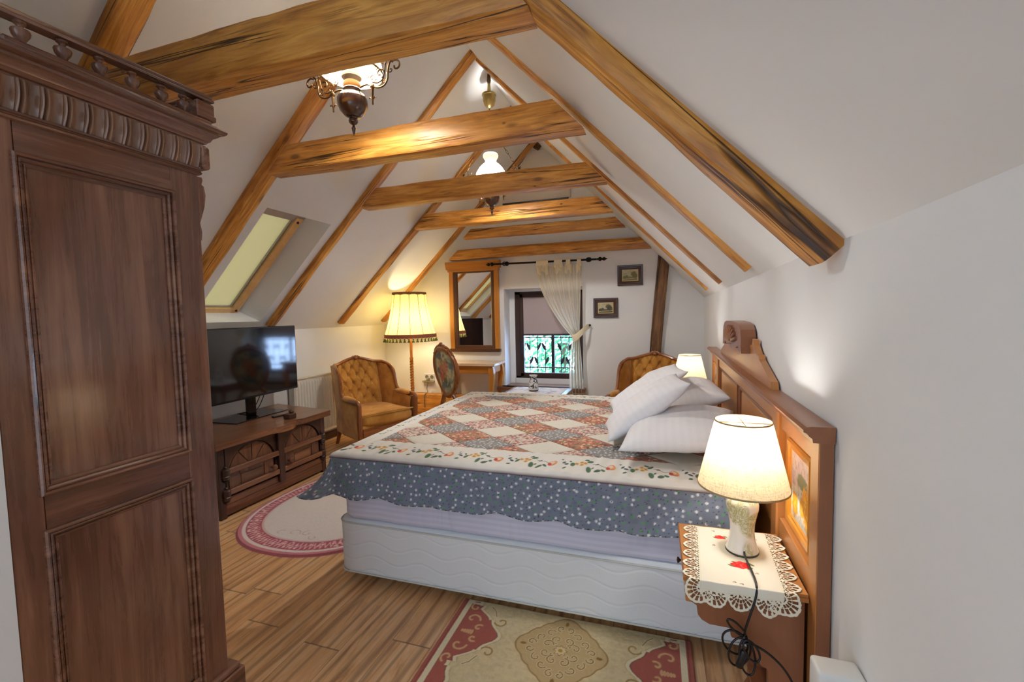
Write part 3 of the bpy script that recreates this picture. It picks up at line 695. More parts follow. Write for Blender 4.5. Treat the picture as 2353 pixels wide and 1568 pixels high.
# ================================================================== WARDROBE
wd = thing('wardrobe', 'tall dark carved wardrobe filling the left edge of the photo', 'wardrobe', (-2.1, .89, 0))
WX = -1.5; wy0, wy1 = .62, 1.155
m = MB().box(-2.74, WX - .02, wy0, wy1 - .03, .02, 2.17)
ob('carcass', m, wardw('Z'), wd, smooth=0)
for ys_ in ((wy0, .69), (1.062, wy1)): ob('side_stile', MB().box(WX - .022, WX, *ys_, .08, 2.04, .003), wardw('Z'), wd)
for zr_ in ((1.92, 2.04), (.962, 1.064), (.08, .27)): ob('side_rail', MB().box(WX - .022, WX - .0006, .69, 1.062, *zr_), wardw('Y'), wd, smooth=0)
def side_panel(z0, z1):
    p = ob('side_panel', MB().box(WX - .02, WX - .010, .69, 1.062, z0, z1), wardw('Z'), wd, smooth=0)
    w = .03; a0, a1, b0, b1 = .683 + w, 1.067 - w, z0 + w, z1 - w; pts = [(a0, b0), (a1, b0), (a1, b1), (a0, b1)]
    path = [((WX - .010, y, z), (0, -1 if y == a0 else 1, -1 if z == b0 else 1), (1, 0, 0)) for y, z in pts]
    prof = [(0, 0), (0, .004), (.004, .007), (.007, .007), (.008, .004), (.011, .004), (.012, .010), (.016, .014), (.019, .013), (.020, .009), (.022, .009), (.023, .018), (.028, .021), (.032, .017), (.033, .008)]
    ob('moulding', MB().sweep(path, prof), wardw('Y'), p, smooth=30)
side_panel(1.06, 1.924); side_panel(.24, .966)
def cpath(x, y): return [((x, wy0 - .005, 0), (1, 0, 0), (0, 0, 1)), ((x, y, 0), (1, 1, 0), (0, 0, 1)), ((-2.74, y, 0), (-1, 1, 0), (0, 0, 1)), ((-2.74, wy0 - .005, 0), (-1, 0, 0), (0, 0, 1))]
m = MB().sweep(cpath(WX, wy1), [(-.02, 2.098), (.012, 2.098), (.014, 2.106), (.022, 2.108), (.026, 2.114), (.030, 2.116), (.036, 2.128), (.048, 2.136), (.05, 2.142), (.06, 2.144), (.066, 2.149), (.068, 2.156), (.064, 2.162), (.05, 2.165), (.045, 2.172), (-.12, 2.172)], closed=False)
ob('cornice', m, wardw('Y'), wd, smooth=30)
m = MB().sweep(cpath(WX, wy1), [(-.02, 2.0), (.004, 2.0), (.008, 2.003), (.010, 2.008), (.007, 2.012), (.007, 2.014), (.012, 2.016), (.013, 2.021), (.006, 2.025), (-.02, 2.025)], closed=False)
ob('frieze_bead', m, wardw('Y'), wd, smooth=30)
def frz(u, v):
    L1 = wy1 - wy0; t = v
    bul = .006 + .020 * math.sin(min(1, v * 1.05) * PI * .5) * (1 - .25 * v)
    k = (u * 12) % 1
    if k < .56: d = -.012 * math.sin(PI * k / .56)
    else: d = -.010 + .017 * abs(math.sin(PI * (k - .56) / .22))
    return (WX + bul + d * (0.5 + .5 * math.sin(PI * v)), wy0 + u * (L1 + .02), 2.022 + .078 * v)
ob('fluted_frieze', MB().grid(frz, 12 * 22 + 1, 9), cabinet_wood('frieze_wood', 'Z', rgb(188, 150, 122), rgb(142, 106, 84), rgb(84, 56, 44), .26, .5, 1.0, .1, .3), wd, smooth=50, recalc=False)
m = MB().box(-2.74, WX + .028, wy1 + .001, wy1 + .03, 2.022, 2.098, .006)
ob('front_frieze', m, wardw('X'), wd)
m = MB().box(WX - .05, WX + .028, .672, 1.20, 2.172, 2.193, .005); m.box(-2.70, WX - .05, 1.15, 1.20, 2.172, 2.193, .005)
ob('gallery_plinth', m, wardw('Y'), wd)
m = MB(); prof = [(-.02, 0), (-.022, .006), (-.018, .012), (-.012, .013), (-.010, .018), (-.014, .026), (-.010, .032), (.010, .032), (.014, .026), (.010, .018), (.012, .013), (.018, .012), (.022, .006), (.02, 0)]
m.prism(prof, lambda u, v, d: (WX - .005 + u * .9, d, 2.250 + v * .72 + (d - .672) * .03), .660, 1.222)
ob('gallery_rail', m, wardw('Y'), wd, smooth=20)
m = MB().prism(prof, lambda u, v, d: (d, 1.195 + u * 1.0, 2.2515 + v), WX - .03, -2.70); m.box(-2.68, -1.64, 1.186, 1.198, 2.20, 2.252)
for k in range(20): m.box(-2.66 + k * .052, -2.64 + k * .052, 1.178, 1.204, 2.202, 2.25, .004)
ob('front_gallery', m, wardw('X'), wd, smooth=20)
m = MB().box(WX - .035, WX + .022, 1.152, 1.216, 2.20, 2.254, .004); m.box(WX - .037, WX + .025, 1.150, 1.219, 2.196, 2.214, .003)
ob('gallery_post', m, wardw('Y'), wd)
bprof = [(.010, 0), (.013, .004), (.009, .008), (.013, .014), (.019, .022), (.021, .029), (.0195, .033), (.010, .035), (.007, .039), (.009, .043), (.014, .046), (.014, .05)]
for yk in (.722, .805, .888, .971, 1.054, 1.122): ob('baluster', MB().lathe([(r * .92, z * 1.16) for r, z in bprof], (WX - .004, yk, 2.193), 16), wardw('Z'), wd)
m = MB().prism([(0, 1.78), (.012, 1.78), (.016, 1.81), (.010, 1.84), (.018, 1.86), (.034, 1.90), (.042, 1.94), (.036, 1.97), (.026, 1.975), (.032, 1.99), (.03, 2.0), (0, 2.0)], lambda u, v, d: (d, wy1 + u * .8, v), WX - .012, WX - .075)
ob('carved_bracket', m, wardw('Z'), wd, smooth=20)
m = MB().box(-2.755, WX + .022, wy0 - .002, wy1 + .05, 0, .20, .004); m.box(-2.75, WX + .015, wy0 - .002, wy1 + .04, .20, .222, .006)
ob('base', m, wardw('Y'), wd)
for k, (a, b) in enumerate(((-2.70, -2.13), (-2.11, -1.54))):
    d = ob('door', MB().box(a, b, wy1 - .03, wy1 - .004, .24, 1.98, .004), wardw('Z'), wd)
    m = MB()
    for (z0, z1) in ((.32, .95), (1.06, 1.90)):
        pts = [(a + .1, z0), (b - .1, z0), (b - .1, z1), (a + .1, z1)]
        m.sweep([((x, wy1 - .004, z), (-1 if x == a + .1 else 1, 0, -1 if z == z0 else 1), (0, 1, 0)) for x, z in pts], [(0, 0), (.004, .008), (.012, .008), (.016, .016), (.026, .018), (.03, 0)])
    ob('moulding', m, wardw('Z'), d, smooth=30)
    ob('knob', MB().lathe([(.006, 0), (.006, .01), (.013, .016), (.012, .024), (1e-6, .028)], (b - .05 if k == 0 else a + .05, wy1 - .004, 1.05), 14, Matrix.Rotation(-PI / 2, 3, 'X')), BRASS, d)

# ================================================================== TV STAND, TELEVISION, SMALL THINGS ON IT
ts = thing('tv_stand', 'rustic oak TV stand with two arched doors beside the wardrobe', 'tv stand', (-3.45, 2.95, 0))
sf = -3.085
m = MB()
def topout():
    f = [(-3.045, 2.35)] + [(-3.045, 2.80)] + [(-3.035 + .045 * math.sin(PI * k / 10) ** 1.0, 2.84 + .26 * k / 10) for k in range(11)] + [(-3.065, 3.125), (-3.075, 3.16), (-3.05, 3.185), (-3.045, 3.20), (-3.045, 3.55)]
    return f + [(-3.85, 3.70), (-3.85, 2.35)]
m.prism(topout(), lambda u, v, d: (u, v, d), .545, .595)
ob('top', m, oak('Y'), ts, smooth=30)
m = MB(); m.box(-3.82, sf - .03, 2.39, 3.50, .03, .545); ob('carcass', m, oakd('Y'), ts, smooth=0)
for bx in ((sf - .03, sf, 2.39, 2.445, 0, .545, .004), (sf - .03, sf, 3.455, 3.505, 0, .545, .004), (sf - .03, sf + .028, 2.925, 2.985, .10, .545, .006)): ob('front_post', MB().box(*bx), oakd('Z'), ts)
m = MB(); m.box(sf - .03, sf - .006, 2.44, 3.46, .02, .10, .004); m.box(sf - .03, sf - .002, 2.44, 3.46, .10, .155, .004); ob('plinth', m, oak('Y'), ts)
# arched surrounds + doors
def arch(y0, y1, zs, zt, n=18):
    cy = (y0 + y1) / 2; return [(y0, .16)] + [(cy - (y1 - y0) / 2 * math.cos(PI * k / n), zs + (zt - zs) * math.sin(PI * k / n)) for k in range(n + 1)] + [(y1, .16)]
fx = lambda u, v, d: (d, u, v)
for k, (a, b) in enumerate(((2.45, 2.92), (2.99, 3.45))):
    pts = arch(a + .012, b - .012, .33, .525); m = MB()
    out = [(a, .16)] + [(a + (b - a) * q / 18, .545) for q in range(19)] + [(b, .16)]
    o2 = [(a, .16), (a, .545)] + [(a + (b - a) * q / 16, .545) for q in range(1, 16)] + [(b, .545), (b, .16)]
    vs = [fx(u, v, sf - .004) for u, v in o2[:len(pts)]]; n = len(pts)
    o2 = o2 + [o2[-1]] * (n - len(o2))
    vs = [fx(u, v, sf - .002) for u, v in o2] + [fx(u, v, sf - .002) for u, v in pts] + [fx(u, v, sf - .034) for u, v in pts]
    m.add(vs, [(i, i + 1, i + 1 + n, i + n) for i in range(n - 1)] + [(i + n, i + 1 + n, i + 1 + 2 * n, i + 2 * n) for i in range(n - 1)])
    ob('arch_surround', m, oakd('Y'), ts, smooth=20)
    d = ob('door', MB().prism(arch(a + .02, b - .02, .33, .515), fx, sf - .028, sf - .016), oak('Z'), ts, smooth=20)
    cy = (a + b) / 2; m = MB()
    fan = []
    for (t0, t1) in ((8, 52), (56, 88), (92, 124), (128, 172)):     # sunburst boards
        ang = [math.radians(180 - (t0 + (t1 - t0) * q / 6)) for q in range(7)]; R1 = .198
        poly = [(cy + .05 * math.cos(ang[0]), .335 + .04 * math.sin(ang[0]))] + [(cy + R1 * math.cos(q), .335 + .172 * math.sin(q)) for q in ang] + [(cy + .05 * math.cos(ang[-1]), .335 + .04 * math.sin(ang[-1]))]
        m.prism(poly, fx, sf - .018, sf - .006)
    m.box(sf - .018, sf - .006, a + .028, a + .118, .165, .33, .003); m.box(sf - .018, sf - .006, b - .118, b - .028, .165, .33, .003); m.box(sf - .018, sf - .006, a + .12, b - .12, .165, .20, .003); m.box(sf - .018, sf - .006, a + .12, b - .12, .30, .335, .003)
    ob('sunburst_boards', m, oak('Z'), d, smooth=20)
    ob('inset_panel', MB().box(sf - .018, sf - .010, a + .135, b - .135, .212, .29, .004), oak('Y'), d)
    m = MB()
    for (z0) in (.335, .175): m.box(sf - .004, sf + .022, a + .005 if k == 0 else a - .03, b + .012 if k == 0 else b - .005, z0, z0 + .042, .004)
    ob('strap', m, oak('Y'), d)
    ky = b - .055 if k == 0 else a + .055
    ob('knob', MB().lathe([(.009, 0), (.009, .02), (.020, .03), (.024, .042), (.018, .054), (1e-6, .058)], (sf - .006, ky, .255), 16, Matrix.Rotation(PI / 2, 3, 'Y')), oak('X'), d)
    hy = a - .008 if k == 0 else b + .008
    for z0 in (.33, .17):
        ob('turned_hinge', MB().lathe([(.008, -.055), (.014, -.05), (.020, -.042), (.016, -.036), (.026, -.03), (.030, -.005), (.026, .0), (.030, .006), (.030, .045), (.024, .052), (.010, .056), (.012, .064), (.008, .07), (1e-6, .072)], (sf + .006, hy, z0), 16), oakd('Z'), d)
tv = thing('television', 'black flat television on the oak stand', 'television', (-3.6, 3.15, .595))
tv.rotation_euler = (0, 0, .04); tz0, tz1, ty0, ty1, tx = .778, 1.430, 2.60, 3.70, -3.55
m = MB().box(tx - .035, tx, ty0, ty1, tz0, tz1, .006); m.box(tx - .06, tx - .03, ty0 + .15, ty1 - .15, tz0 + .05, tz1 - .2, .01); ob('casing', m, BLACKP, tv)
g = G('tv_screen'); SCR = g.done(rgb(6, 7, 10), 0.07, 0.9, coat=.5)
ob('screen', MB().box(tx - .004, tx + .0012, ty0 + .012, ty1 - .012, tz0 + .02, tz1 - .012), SCR, tv, smooth=0)
ob('neck', MB().box(tx - .07, tx - .035, 3.10, 3.20, .603, .85, .008), GLOSSB, tv)
ob('glass_base', MB().box(-3.77, -3.465, 2.86, 3.46, .5952, .604, .003), GLOSSB, tv)
for k in range(2): ob('cable', MB().tube(smooth_path([(tx - .05, 3.28 + k * .05, .85), (tx - .07, 3.26 + k * .05, .74), (-3.66, 3.2 + k * .06, .63), (-3.8, 3.18 + k * .06, .605)]), .004, 6), BLACKP, tv)
rc = thing('remote_control', 'slim black remote control at the front of the oak stand', 'remote control', (-3.32, 3.22, .596), 1.30, world=False)
ob('body', MB().box(-.085, .085, -.02, .02, 0, .016, .005), BLACKP, rc)
m = MB()
for a in range(6):
    for b in range(3): m.box(-.07 + a * .02, -.058 + a * .02, -.012 + b * .010, -.005 + b * .010, .016, .0175)
ob('button', m, plain('remote_buttons', rgb(120, 120, 124), .5), rc, smooth=0)
wb = thing('wooden_trinket', 'small dark wooden block ornament beside the remote on the oak stand', 'ornament', (-3.17, 3.17, .596), world=False)
ob('block', MB().box(-.035, .035, -.045, .045, 0, .045, .006), oakd('Y'), wb); ob('knob', MB().lathe([(.016, 0), (.022, .006), (.022, .018), (.014, .026), (1e-6, .03)], (0.0, .02, .045), 14), oakd('Z'), wb)

# ================================================================== ARMCHAIRS
g = G('gold_velvet'); vn = g.noise(None, 6.0, 4, .6); vf = g.noise(None, 160, 2)
g.bump(vf, .12, .001)
VELVET = g.done(g.ramp(vn, [(.3, rgb(168, 114, 48)), (.5, rgb(196, 140, 64)), (.72, rgb(220, 166, 86))]), 0.85, 0.2, sheen=.35)
def armchair(lab, loc, rz, cat='armchair'):
    t = thing('armchair', lab, cat, loc, rz, 'gold velvet wing armchairs', world=False)
    def ztop(s):
        s = abs(s)
        if s < .62: q = s / .62; return .985 - .055 * (q ** 2) * (3 - 2 * q) if q < 1 else .93
        q = (s - .62) / .38; return .93 - .02 * q - .10 * max(0, q - .75) / .25
    def base(u):
        s = abs(u); sg = 1 if u >= 0 else -1
        if s < .62: q = s / .62; return sg * .27 * q, .285 + .035 * (1 - q * q), q, 0.0
        q = (s - .62) / .38; return sg * (.27 + .065 * q), .285 - q * .27, 1.0, q
    def inner(u, v, off=0.0):
        u = 2 * u - 1; x, y, q, w = base(u); zt = ztop(u); z0 = .40; z = z0 + (zt - z0) * v
        rec = .12 * (z - .40) / .55; y += rec * (1 - .2 * w)
        if w > 0: y += w * .06 * max(0, (z - .62) / .3)
        return x, y, z
    btn = []
    for r_, zz in enumerate((.50, .60, .70, .80, .89)):
        for k in range(4 if r_ % 2 == 0 else 3): btn.append(((k - (1.5 if r_ % 2 == 0 else 1)) * .115, zz))
    def tuft(u, v):
        x, y, z = inner(u, v); uu = 2 * u - 1
        if abs(uu) < .62:
            d = min(math.hypot(x - b[0], z - b[1]) for b in btn)
            a = (x / .115 + (z - .5) / .2); b_ = (x / .115 - (z - .5) / .2)
            fold = min(abs(((a + .0) % 1) - .5), abs(((b_ + .0) % 1) - .5))
            edge = min(1, (.62 - abs(uu)) / .08)
            y += -.030 * edge + edge * (.030 * math.exp(-(d / .022) ** 2) + .012 * math.exp(-((fold) / .09) ** 2))
        else:
            q = (abs(uu) - .62) / .38; sgn = -1 if uu > 0 else 1; x += sgn * .022 * math.sin(PI * min(1, q)) 
        return (x, y, z)
    ob('tufted_back', MB().grid(tuft, 150, 64), VELVET, t, recalc=False, smooth=80)
    for b in btn:
        best = min(((inner((b[0] / .27 * .62 + 1) / 2, v / 60)) for v in range(61)), key=lambda p: abs(p[2] - b[1]))
        ob('button', MB().ell((b[0], best[1] + .002, b[1]), (.009, .006, .009), 8, 6), VELVET, t)
    def outer(u, v):
        uu = 2 * u - 1; x, y, q, w = base(uu); zt = ztop(uu); z0 = .17; z = z0 + (zt - z0) * v
        rec = .12 * max(0, (z - .40)) / .55; y += rec * (1 - .2 * w) + .045 * (1 - w)
        if w > 0: y += w * .06 * max(0, (z - .62) / .3); x += (1 if uu > 0 else -1) * (.012 + .02 * (1 - w))
        else: x *= 1.13
        return (x, y, z)
    ob('outer_back', MB().grid(outer, 60, 20), VELVET, t, recalc=False, smooth=80)
    # seat
    m = MB()
    def seat(u, v):
        a = 2 * PI * u; sx = math.copysign(abs(math.cos(a)) ** .35, math.cos(a)); sy = math.copysign(abs(math.sin(a)) ** .35, math.sin(a))
        ph = v * PI - PI / 2; k = math.copysign(abs(math.cos(ph)) ** .28, math.cos(ph)); zz = math.copysign(abs(math.sin(ph)) ** .6, math.sin(ph))
        fr = .02 * (1 - (sx) ** 2) if sy < 0 else 0
        return (sx * k * (.305 + (.03 if sy < 0 else 0) * abs(sy)), -.055 + sy * k * .335 - fr * k, .375 + zz * .07 + .02 * (1 - sx * sx * k * k) * max(0, zz))
    m.grid(seat, 72, 22, wrapu=True)
    ob('seat_cushion', m, VELVET, t, recalc=False, smooth=80)
    m = MB().tube(smooth_path([(-.31, -.36, .438), (-.2, -.40, .452), (0, -.415, .458), (.2, -.40, .452), (.31, -.36, .438)]), .008, 6); ob('piping', m, VELVET, t)
    m = MB().box(-.325, .325, -.365, .30, .165, .33, .02, 2); ob('seat_rail', m, VELVET, t)
    ob('front_apron', MB().box(-.315, .315, -.385, -.355, .16, .30, .012, 2), walnut('X'), t)
    fp = []
    for sg in (-1, 1):
        def side(u, v):
            y = -.325 + .39 * u; zt = .56 + .03 * math.sin(u * PI * .5); z = .17 + (zt - .17) * v
            bul = .016 * math.sin(PI * v)
            return (sg * (.342 + bul), y, z)
        def sidein(u, v):
            y = -.325 + .42 * u; zt = .56 + .03 * math.sin(u * PI * .5); z = .33 + (zt - .33) * v
            return (sg * (.312 - .014 * math.sin(PI * v)), y, z)
        m = MB().grid(side, 14, 12); m.grid(sidein, 14, 10); ob('arm_panel', m, VELVET, t, recalc=False, smooth=80)
        m = MB().ell((sg * .335, -.10, .595), (.042, .18, .034), 14, 10); ob('arm_pad', m, VELVET, t)
        arm = smooth_path([(sg * .335, -.345, .16), (sg * .338, -.36, .28), (sg * .342, -.365, .42), (sg * .345, -.37, .53), (sg * .345, -.36, .575), (sg * .348, -.30, .595), (sg * .348, -.16, .585), (sg * .35, -.02, .60), (sg * .348, .055, .645), (sg * .343, .08, .74), (sg * .342, .105, .83), (sg * .338, .155, .885), (sg * .325, .23, .918), (sg * .30, .33, .94)], 5)
        fp.append(arm)
        rad = [.026 if i < 12 else (.024 if i < 34 else .019) for i in range(len(arm))]
        ob('arm_frame', MB().tube(arm, rad, 8), walnut('Z'), t)
        lp_ = smooth_path([(sg * .315, -.345, .20), (sg * .325, -.365, .12), (sg * .325, -.36, .06), (sg * .335, -.375, .0)], 5); ob('leg', MB().tube(lp_, [.034 - .016 * i / (len(lp_) - 1) for i in range(len(lp_))], 10), walnut('Z'), t)
        lp_ = smooth_path([(sg * .28, .29, .20), (sg * .285, .32, .10), (sg * .29, .37, .0)], 5); ob('leg', MB().tube(lp_, [.028 - .010 * i / (len(lp_) - 1) for i in range(len(lp_))], 10), walnut('Z'), t)
    top = smooth_path([(-.30, .33, .94), (-.23, .385, .945), (-.14, .415, .972), (-.05, .43, .995), (.05, .43, .995), (.14, .415, .972), (.23, .385, .945), (.30, .33, .94)], 6)
    ob('crest_rail', MB().tube(top, .020, 8), walnut('X'), t)
    m = MB()
    for k in range(7):
        a = PI * k / 6; m.ell((.05 * math.cos(a), .415, .995 + .026 * math.sin(a)), (.018, .014, .016), 8, 6)
    m.ell((0, .405, 1.0), (.024, .016, .02), 10, 7); m.ell((-.075, .42, .992), (.03, .012, .011), 8, 6); m.ell((.075, .42, .992), (.03, .012, .011), 8, 6)
    ob('carved_shell', m, walnut('X'), t)
    return t
armchair('gold tufted wing armchair in front of the radiator, next to the TV stand', (-3.16, 4.40, 0), 1.089)
armchair('gold tufted wing armchair by the leaning post, behind the bed pillows', (-.09, 5.02, 0), -.20)

# ================================================================== FLOOR LAMP
FLX, FLY = -3.135, 5.25
fl = thing('floor_lamp', 'lit floor lamp with cream fringed shade and twisted wooden pole', 'lamp', (FLX, FLY, 0))
ob('base', MB().lathe([(1e-6, 0), (.15, .0), (.155, .02), (.13, .04), (.07, .055), (.05, .08), (.03, .10), (1e-6, .10)], (FLX, FLY, 0), 28), walnut('X'), fl)
m = MB()
n = 150
for st in range(2):
    m.tube([(FLX + .0125 * math.cos(2 * PI * 9 * i / n + st * PI), FLY + .0125 * math.sin(2 * PI * 9 * i / n + st * PI), .26 + .66 * i / n) for i in range(n + 1)], .0145, 7)
m.lathe([(1e-6, .10), (.022, .10), (.03, .13), (.018, .15), (.026, .18), (.03, .22), (.018, .25), (.02, .27), (1e-6, .28)], (FLX, FLY, 0), 16)
m.lathe([(1e-6, .90), (.022, .91), (.026, .935), (.017, .955), (.018, 1.0), (.02, 1.1), (.016, 1.2), (.016, 1.5), (1e-6, 1.5)], (FLX, FLY, 0), 14)
ob('twisted_pole', m, honey('Z'), fl)
FSH = shade_mat('cream_silk_shade', rgb(240, 224, 160), .62)
zb_, zt_ = 1.245, 1.80
def fprof(v): return .222 + (.338 - .222) * (v ** 1.6)
def fwob(u): return 1 - .022 * abs(math.sin(u * 6 * PI * 2 / 2)) ** .5 * 0 - .03 * (1 - abs(math.cos(u * PI * 12)) ** 1.0) * 0
def fsh(u, v):
    a = 2 * PI * u; sc = abs(math.sin(a * 6)); r = fprof(v) * (1 - .012 + .018 * sc ** .8)
    return (FLX + r * math.cos(a), FLY + r * math.sin(a), zt_ + (zb_ - zt_) * v)
sh = ob('lamp_shade', MB().grid(fsh, 144, 24, wrapu=True), FSH, fl, recalc=False, smooth=50)
m = MB()
for k in range(12):
    a = PI * k / 6; m.tube([(FLX + (fprof(v / 10) * .992) * math.cos(a), FLY + (fprof(v / 10) * .992) * math.sin(a), zt_ + (zb_ - zt_) * v / 10) for v in range(11)], .0035, 5)
ob('shade_rib', m, plain('shade_rib', rgb(140, 118, 60), .7), sh)
TRIM = plain('brown_braid', rgb(128, 84, 44), .8)
m = MB().shell([(.222, .016), (.226, 0), (.222, -.02), (.218, -.02), (.218, .016), (.222, .016)], (FLX, FLY, zt_), 60); ob('top_braid', m, TRIM, sh)
m = MB().shell([(.335, .02), (.343, .015), (.345, -.025), (.339, -.03), (.333, -.025), (.333, .02)], (FLX, FLY, zb_), 72); ob('bottom_braid', m, plain('rose_braid', rgb(150, 84, 60), .8), sh)
m1 = MB(); m2 = MB()
for k in range(40):
    a = 2 * PI * k / 40; cx, cy = FLX + .341 * math.cos(a), FLY + .341 * math.sin(a)
    m1.lathe([(1e-6, .0), (.009, -.006), (.011, -.014), (.006, -.02), (.018, -.045), (.021, -.052), (1e-6, -.052)], (cx, cy, zb_ - .028), 8)
    b = a + PI / 40; q = [(FLX + .342 * math.cos(a + (2 * PI / 40) * j / 6), FLY + .342 * math.sin(a + (2 * PI / 40) * j / 6), zb_ - .026 - .022 * math.sin(PI * j / 6)) for j in range(7)]; m2.tube(q, .0045, 5)
ob('tassel_fringe', m1, plain('olive_tassel', rgb(104, 104, 34), .85), sh); ob('fringe_loop', m2, plain('cream_fringe', rgb(220, 206, 150), .85), sh)
ob('top_spider', MB().tube([(FLX - .22, FLY, zt_), (FLX + .22, FLY, zt_)], .003, 5).tube([(FLX, FLY - .22, zt_), (FLX, FLY + .22, zt_)], .003, 5).lathe([(.008, 1.45), (.008, zt_ + .02), (.012, zt_ + .03), (1e-6, zt_ + .045)], (FLX, FLY, 0), 10), BRASS, fl)
BULB = plain('warm_bulb', (1, .86, .6), .4, emit=(1, .8, .5), es=6.0)
ob('bulb', MB().ell((FLX, FLY, 1.39), (.035, .035, .05), 12, 9), BULB, fl)

# ================================================================== DESK + SIDE CHAIR
dk = thing('writing_desk', 'small cream topped writing desk with bowed leg under the mirror', 'desk', (-2.37, 5.5, 0))
TOPC = cabinet_wood('pale_desk_top', 'X', rgb(226, 204, 176), rgb(206, 178, 146), rgb(176, 142, 108), .25, .4, .6, .05)
m = MB().prism([(0, 0), (.012, .004), (.016, .012), (.008, .02), (.012, .03), (.004, .034), (0, .034)], lambda u, v, d: (d, 5.295 - u + .012, .832 + v), -2.78, -1.965); m.box(-2.78, -1.965, 5.295, 5.735, .832, .866, .004)
ob('desk_top', m, TOPC, dk, smooth=30)
m = MB(); m.box(-2.74, -2.02, 5.335, 5.36, .735, .832, .003); m.box(-2.74, -2.02, 5.70, 5.72, .735, .832, .003); m.box(-2.75, -2.73, 5.34, 5.71, .735, .832, .003); m.box(-2.03, -2.01, 5.34, 5.71, .735, .832, .003)
ob('apron', m, honey('X'), dk)
for (x0, sx) in ((-2.02, 1), (-2.74, -1)):
    for (y0, sy) in ((5.345, -1), (5.705, 1)):
        q = [(0, .835, .030), (.012, .78, .034), (.016, .70, .034), (.006, .60, .028), (-.008, .45, .022), (-.012, .25, .018), (.0, .10, .018), (.012, .03, .022), (.016, 0, .022)]
        m = MB(); vs = []; fs = []
        for (dx, z, w) in q:
            cx = x0 + sx * dx - sx * .01; cy = y0 + sy * dx * .5 - sy * .005
            vs += [(cx - w, cy - w, z), (cx + w, cy - w, z), (cx + w, cy + w, z), (cx - w, cy + w, z)]
        for i in range(len(q) - 1):
            for k in range(4): fs.append((i * 4 + k, i * 4 + (k + 1) % 4, i * 4 + 4 + (k + 1) % 4, i * 4 + 4 + k))
        fs += [(0, 1, 2, 3), (len(vs) - 4, len(vs) - 3, len(vs) - 2, len(vs) - 1)]
        ob('leg', m.add(vs, fs), honey('Z'), dk, smooth=40)
sc = thing('side_chair', 'carved chair with oval tapestry back standing before the desk', 'chair', (-2.10, 4.72, 0), math.radians(150), world=False)
oy, oz, orx, orz, tilt = .235, .865, .205, .27, .14
def ovp(a, k=1.0, dy=0.0):
    z = oz + orz * k * math.sin(a); return (orx * k * math.cos(a) * (1 + .2 * k * math.sin(a)), oy + tilt * (z - .6) + dy + .02 * (1 - (math.cos(a) * k) ** 2), z)
ob('back_frame', MB().tube([ovp(2 * PI * i / 48) for i in range(48)], [.027 + .004 * math.cos(2 * PI * i / 48 * 4) for i in range(48)], 8, True), walnut('Z'), sc)
m = MB()
for k in range(7): a = PI / 2 + (k - 3) * .16; p = ovp(a, 1.05 + .07 * math.cos((k - 3) * .5)); m.ell(p, (.024, .018, .022), 8, 6)
m.ell(ovp(PI / 2, 1.18), (.03, .02, .022), 8, 6)
for sg in (-1, 1): m.ell(ovp(PI / 2 + sg * .75, 1.06), (.03, .016, .016), 8, 6); m.tube(smooth_path([ovp(PI / 2 + sg * .9, 1.1), ovp(PI / 2 + sg * .6, 1.13), ovp(PI / 2 + sg * .3, 1.15)], 4), .008, 6)
ob('carved_crest', m, walnut('X'), sc)
TAP = vcmat('tapestry', .9, .15, (260, .3, .002), sheen=.2)
def tap(U, V, seed):
    im = np.zeros(U.shape + (3,)); im[:] = rgb(214, 206, 160)
    paint(im, sm(fbm(U, V, 5, seed), .48, .62), rgb(166, 172, 146)); paint(im, sm(fbm(U, V, 7, seed + 4), .56, .66), rgb(120, 134, 138))
    for (cx, cy, r, c) in ((.5, .52, .16, rgb(204, 134, 100)), (.38, .64, .1, rgb(214, 150, 116)), (.6, .40, .1, rgb(196, 110, 84)), (.52, .72, .07, rgb(190, 160, 110)), (.42, .34, .07, rgb(120, 130, 80))):
        paint(im, sm(1.15 - dell(U, V, (cx, cy), r, r) - .7 * (fbm(U, V, 16, seed + 7) - .5), 0, .3) * .9, c)
    paint(im, sm(dell(U, V, (.5, .5), .46, .46), .86, 1.0) * .8, rgb(150, 140, 96)); paint(im, sm(fbm(U, V, 26, seed + 3), .58, .7) * .5, rgb(60, 66, 58))
    return im
for nm, dy, bul in (('tapestry_back', .008, .02), ('tapestry_front', -.008, -.03)):
    A, K = np.meshgrid(np.linspace(0, 2 * PI, 61), np.linspace(0.001, .93, 26)); z = oz + orz * K * np.sin(A); X = orx * K * np.cos(A) * (1 + .2 * K * np.sin(A))
    cgrid(nm, X, oy + tilt * (z - .6) + dy + bul * (1 - K ** 2) + .02 * (1 - (np.cos(A) * K) ** 2), z, tap(.5 + .5 * K * np.cos(A), .5 + .5 * K * np.sin(A), 5), TAP, sc)
for sg in (-1, 1):
    p = smooth_path([ovp(PI * 1.5 + sg * .45), (sg * .14, .235, .54), (sg * .19, .235, .42), (sg * .195, .25, .2), (sg * .20, .29, 0)], 5); ob('leg', MB().tube(p, [.026 - .008 * i / len(p) for i in range(len(p))], 8), walnut('Z'), sc)
    p = smooth_path([(sg * .21, -.20, .42), (sg * .225, -.225, .32), (sg * .21, -.22, .15), (sg * .225, -.24, 0)], 5); ob('leg', MB().tube(p, [.03 - .014 * i / len(p) for i in range(len(p))], 8), walnut('Z'), sc)
m = MB().box(-.225, .225, -.235, .235, .37, .43, .02, 2); ob('seat_rail', m, walnut('X'), sc)
U, V = np.meshgrid(np.linspace(-1, 1, 44), np.linspace(-1, 1, 44)); e = (1 - np.abs(U) ** 4) * (1 - np.abs(V) ** 4)
cgrid('seat_cushion', .232 * U * (1 - .06 * (V > 0) * V), .24 * V, .425 + .085 * e ** .35, tap(.5 + .5 * U, .5 + .5 * V, 9), TAP, sc)

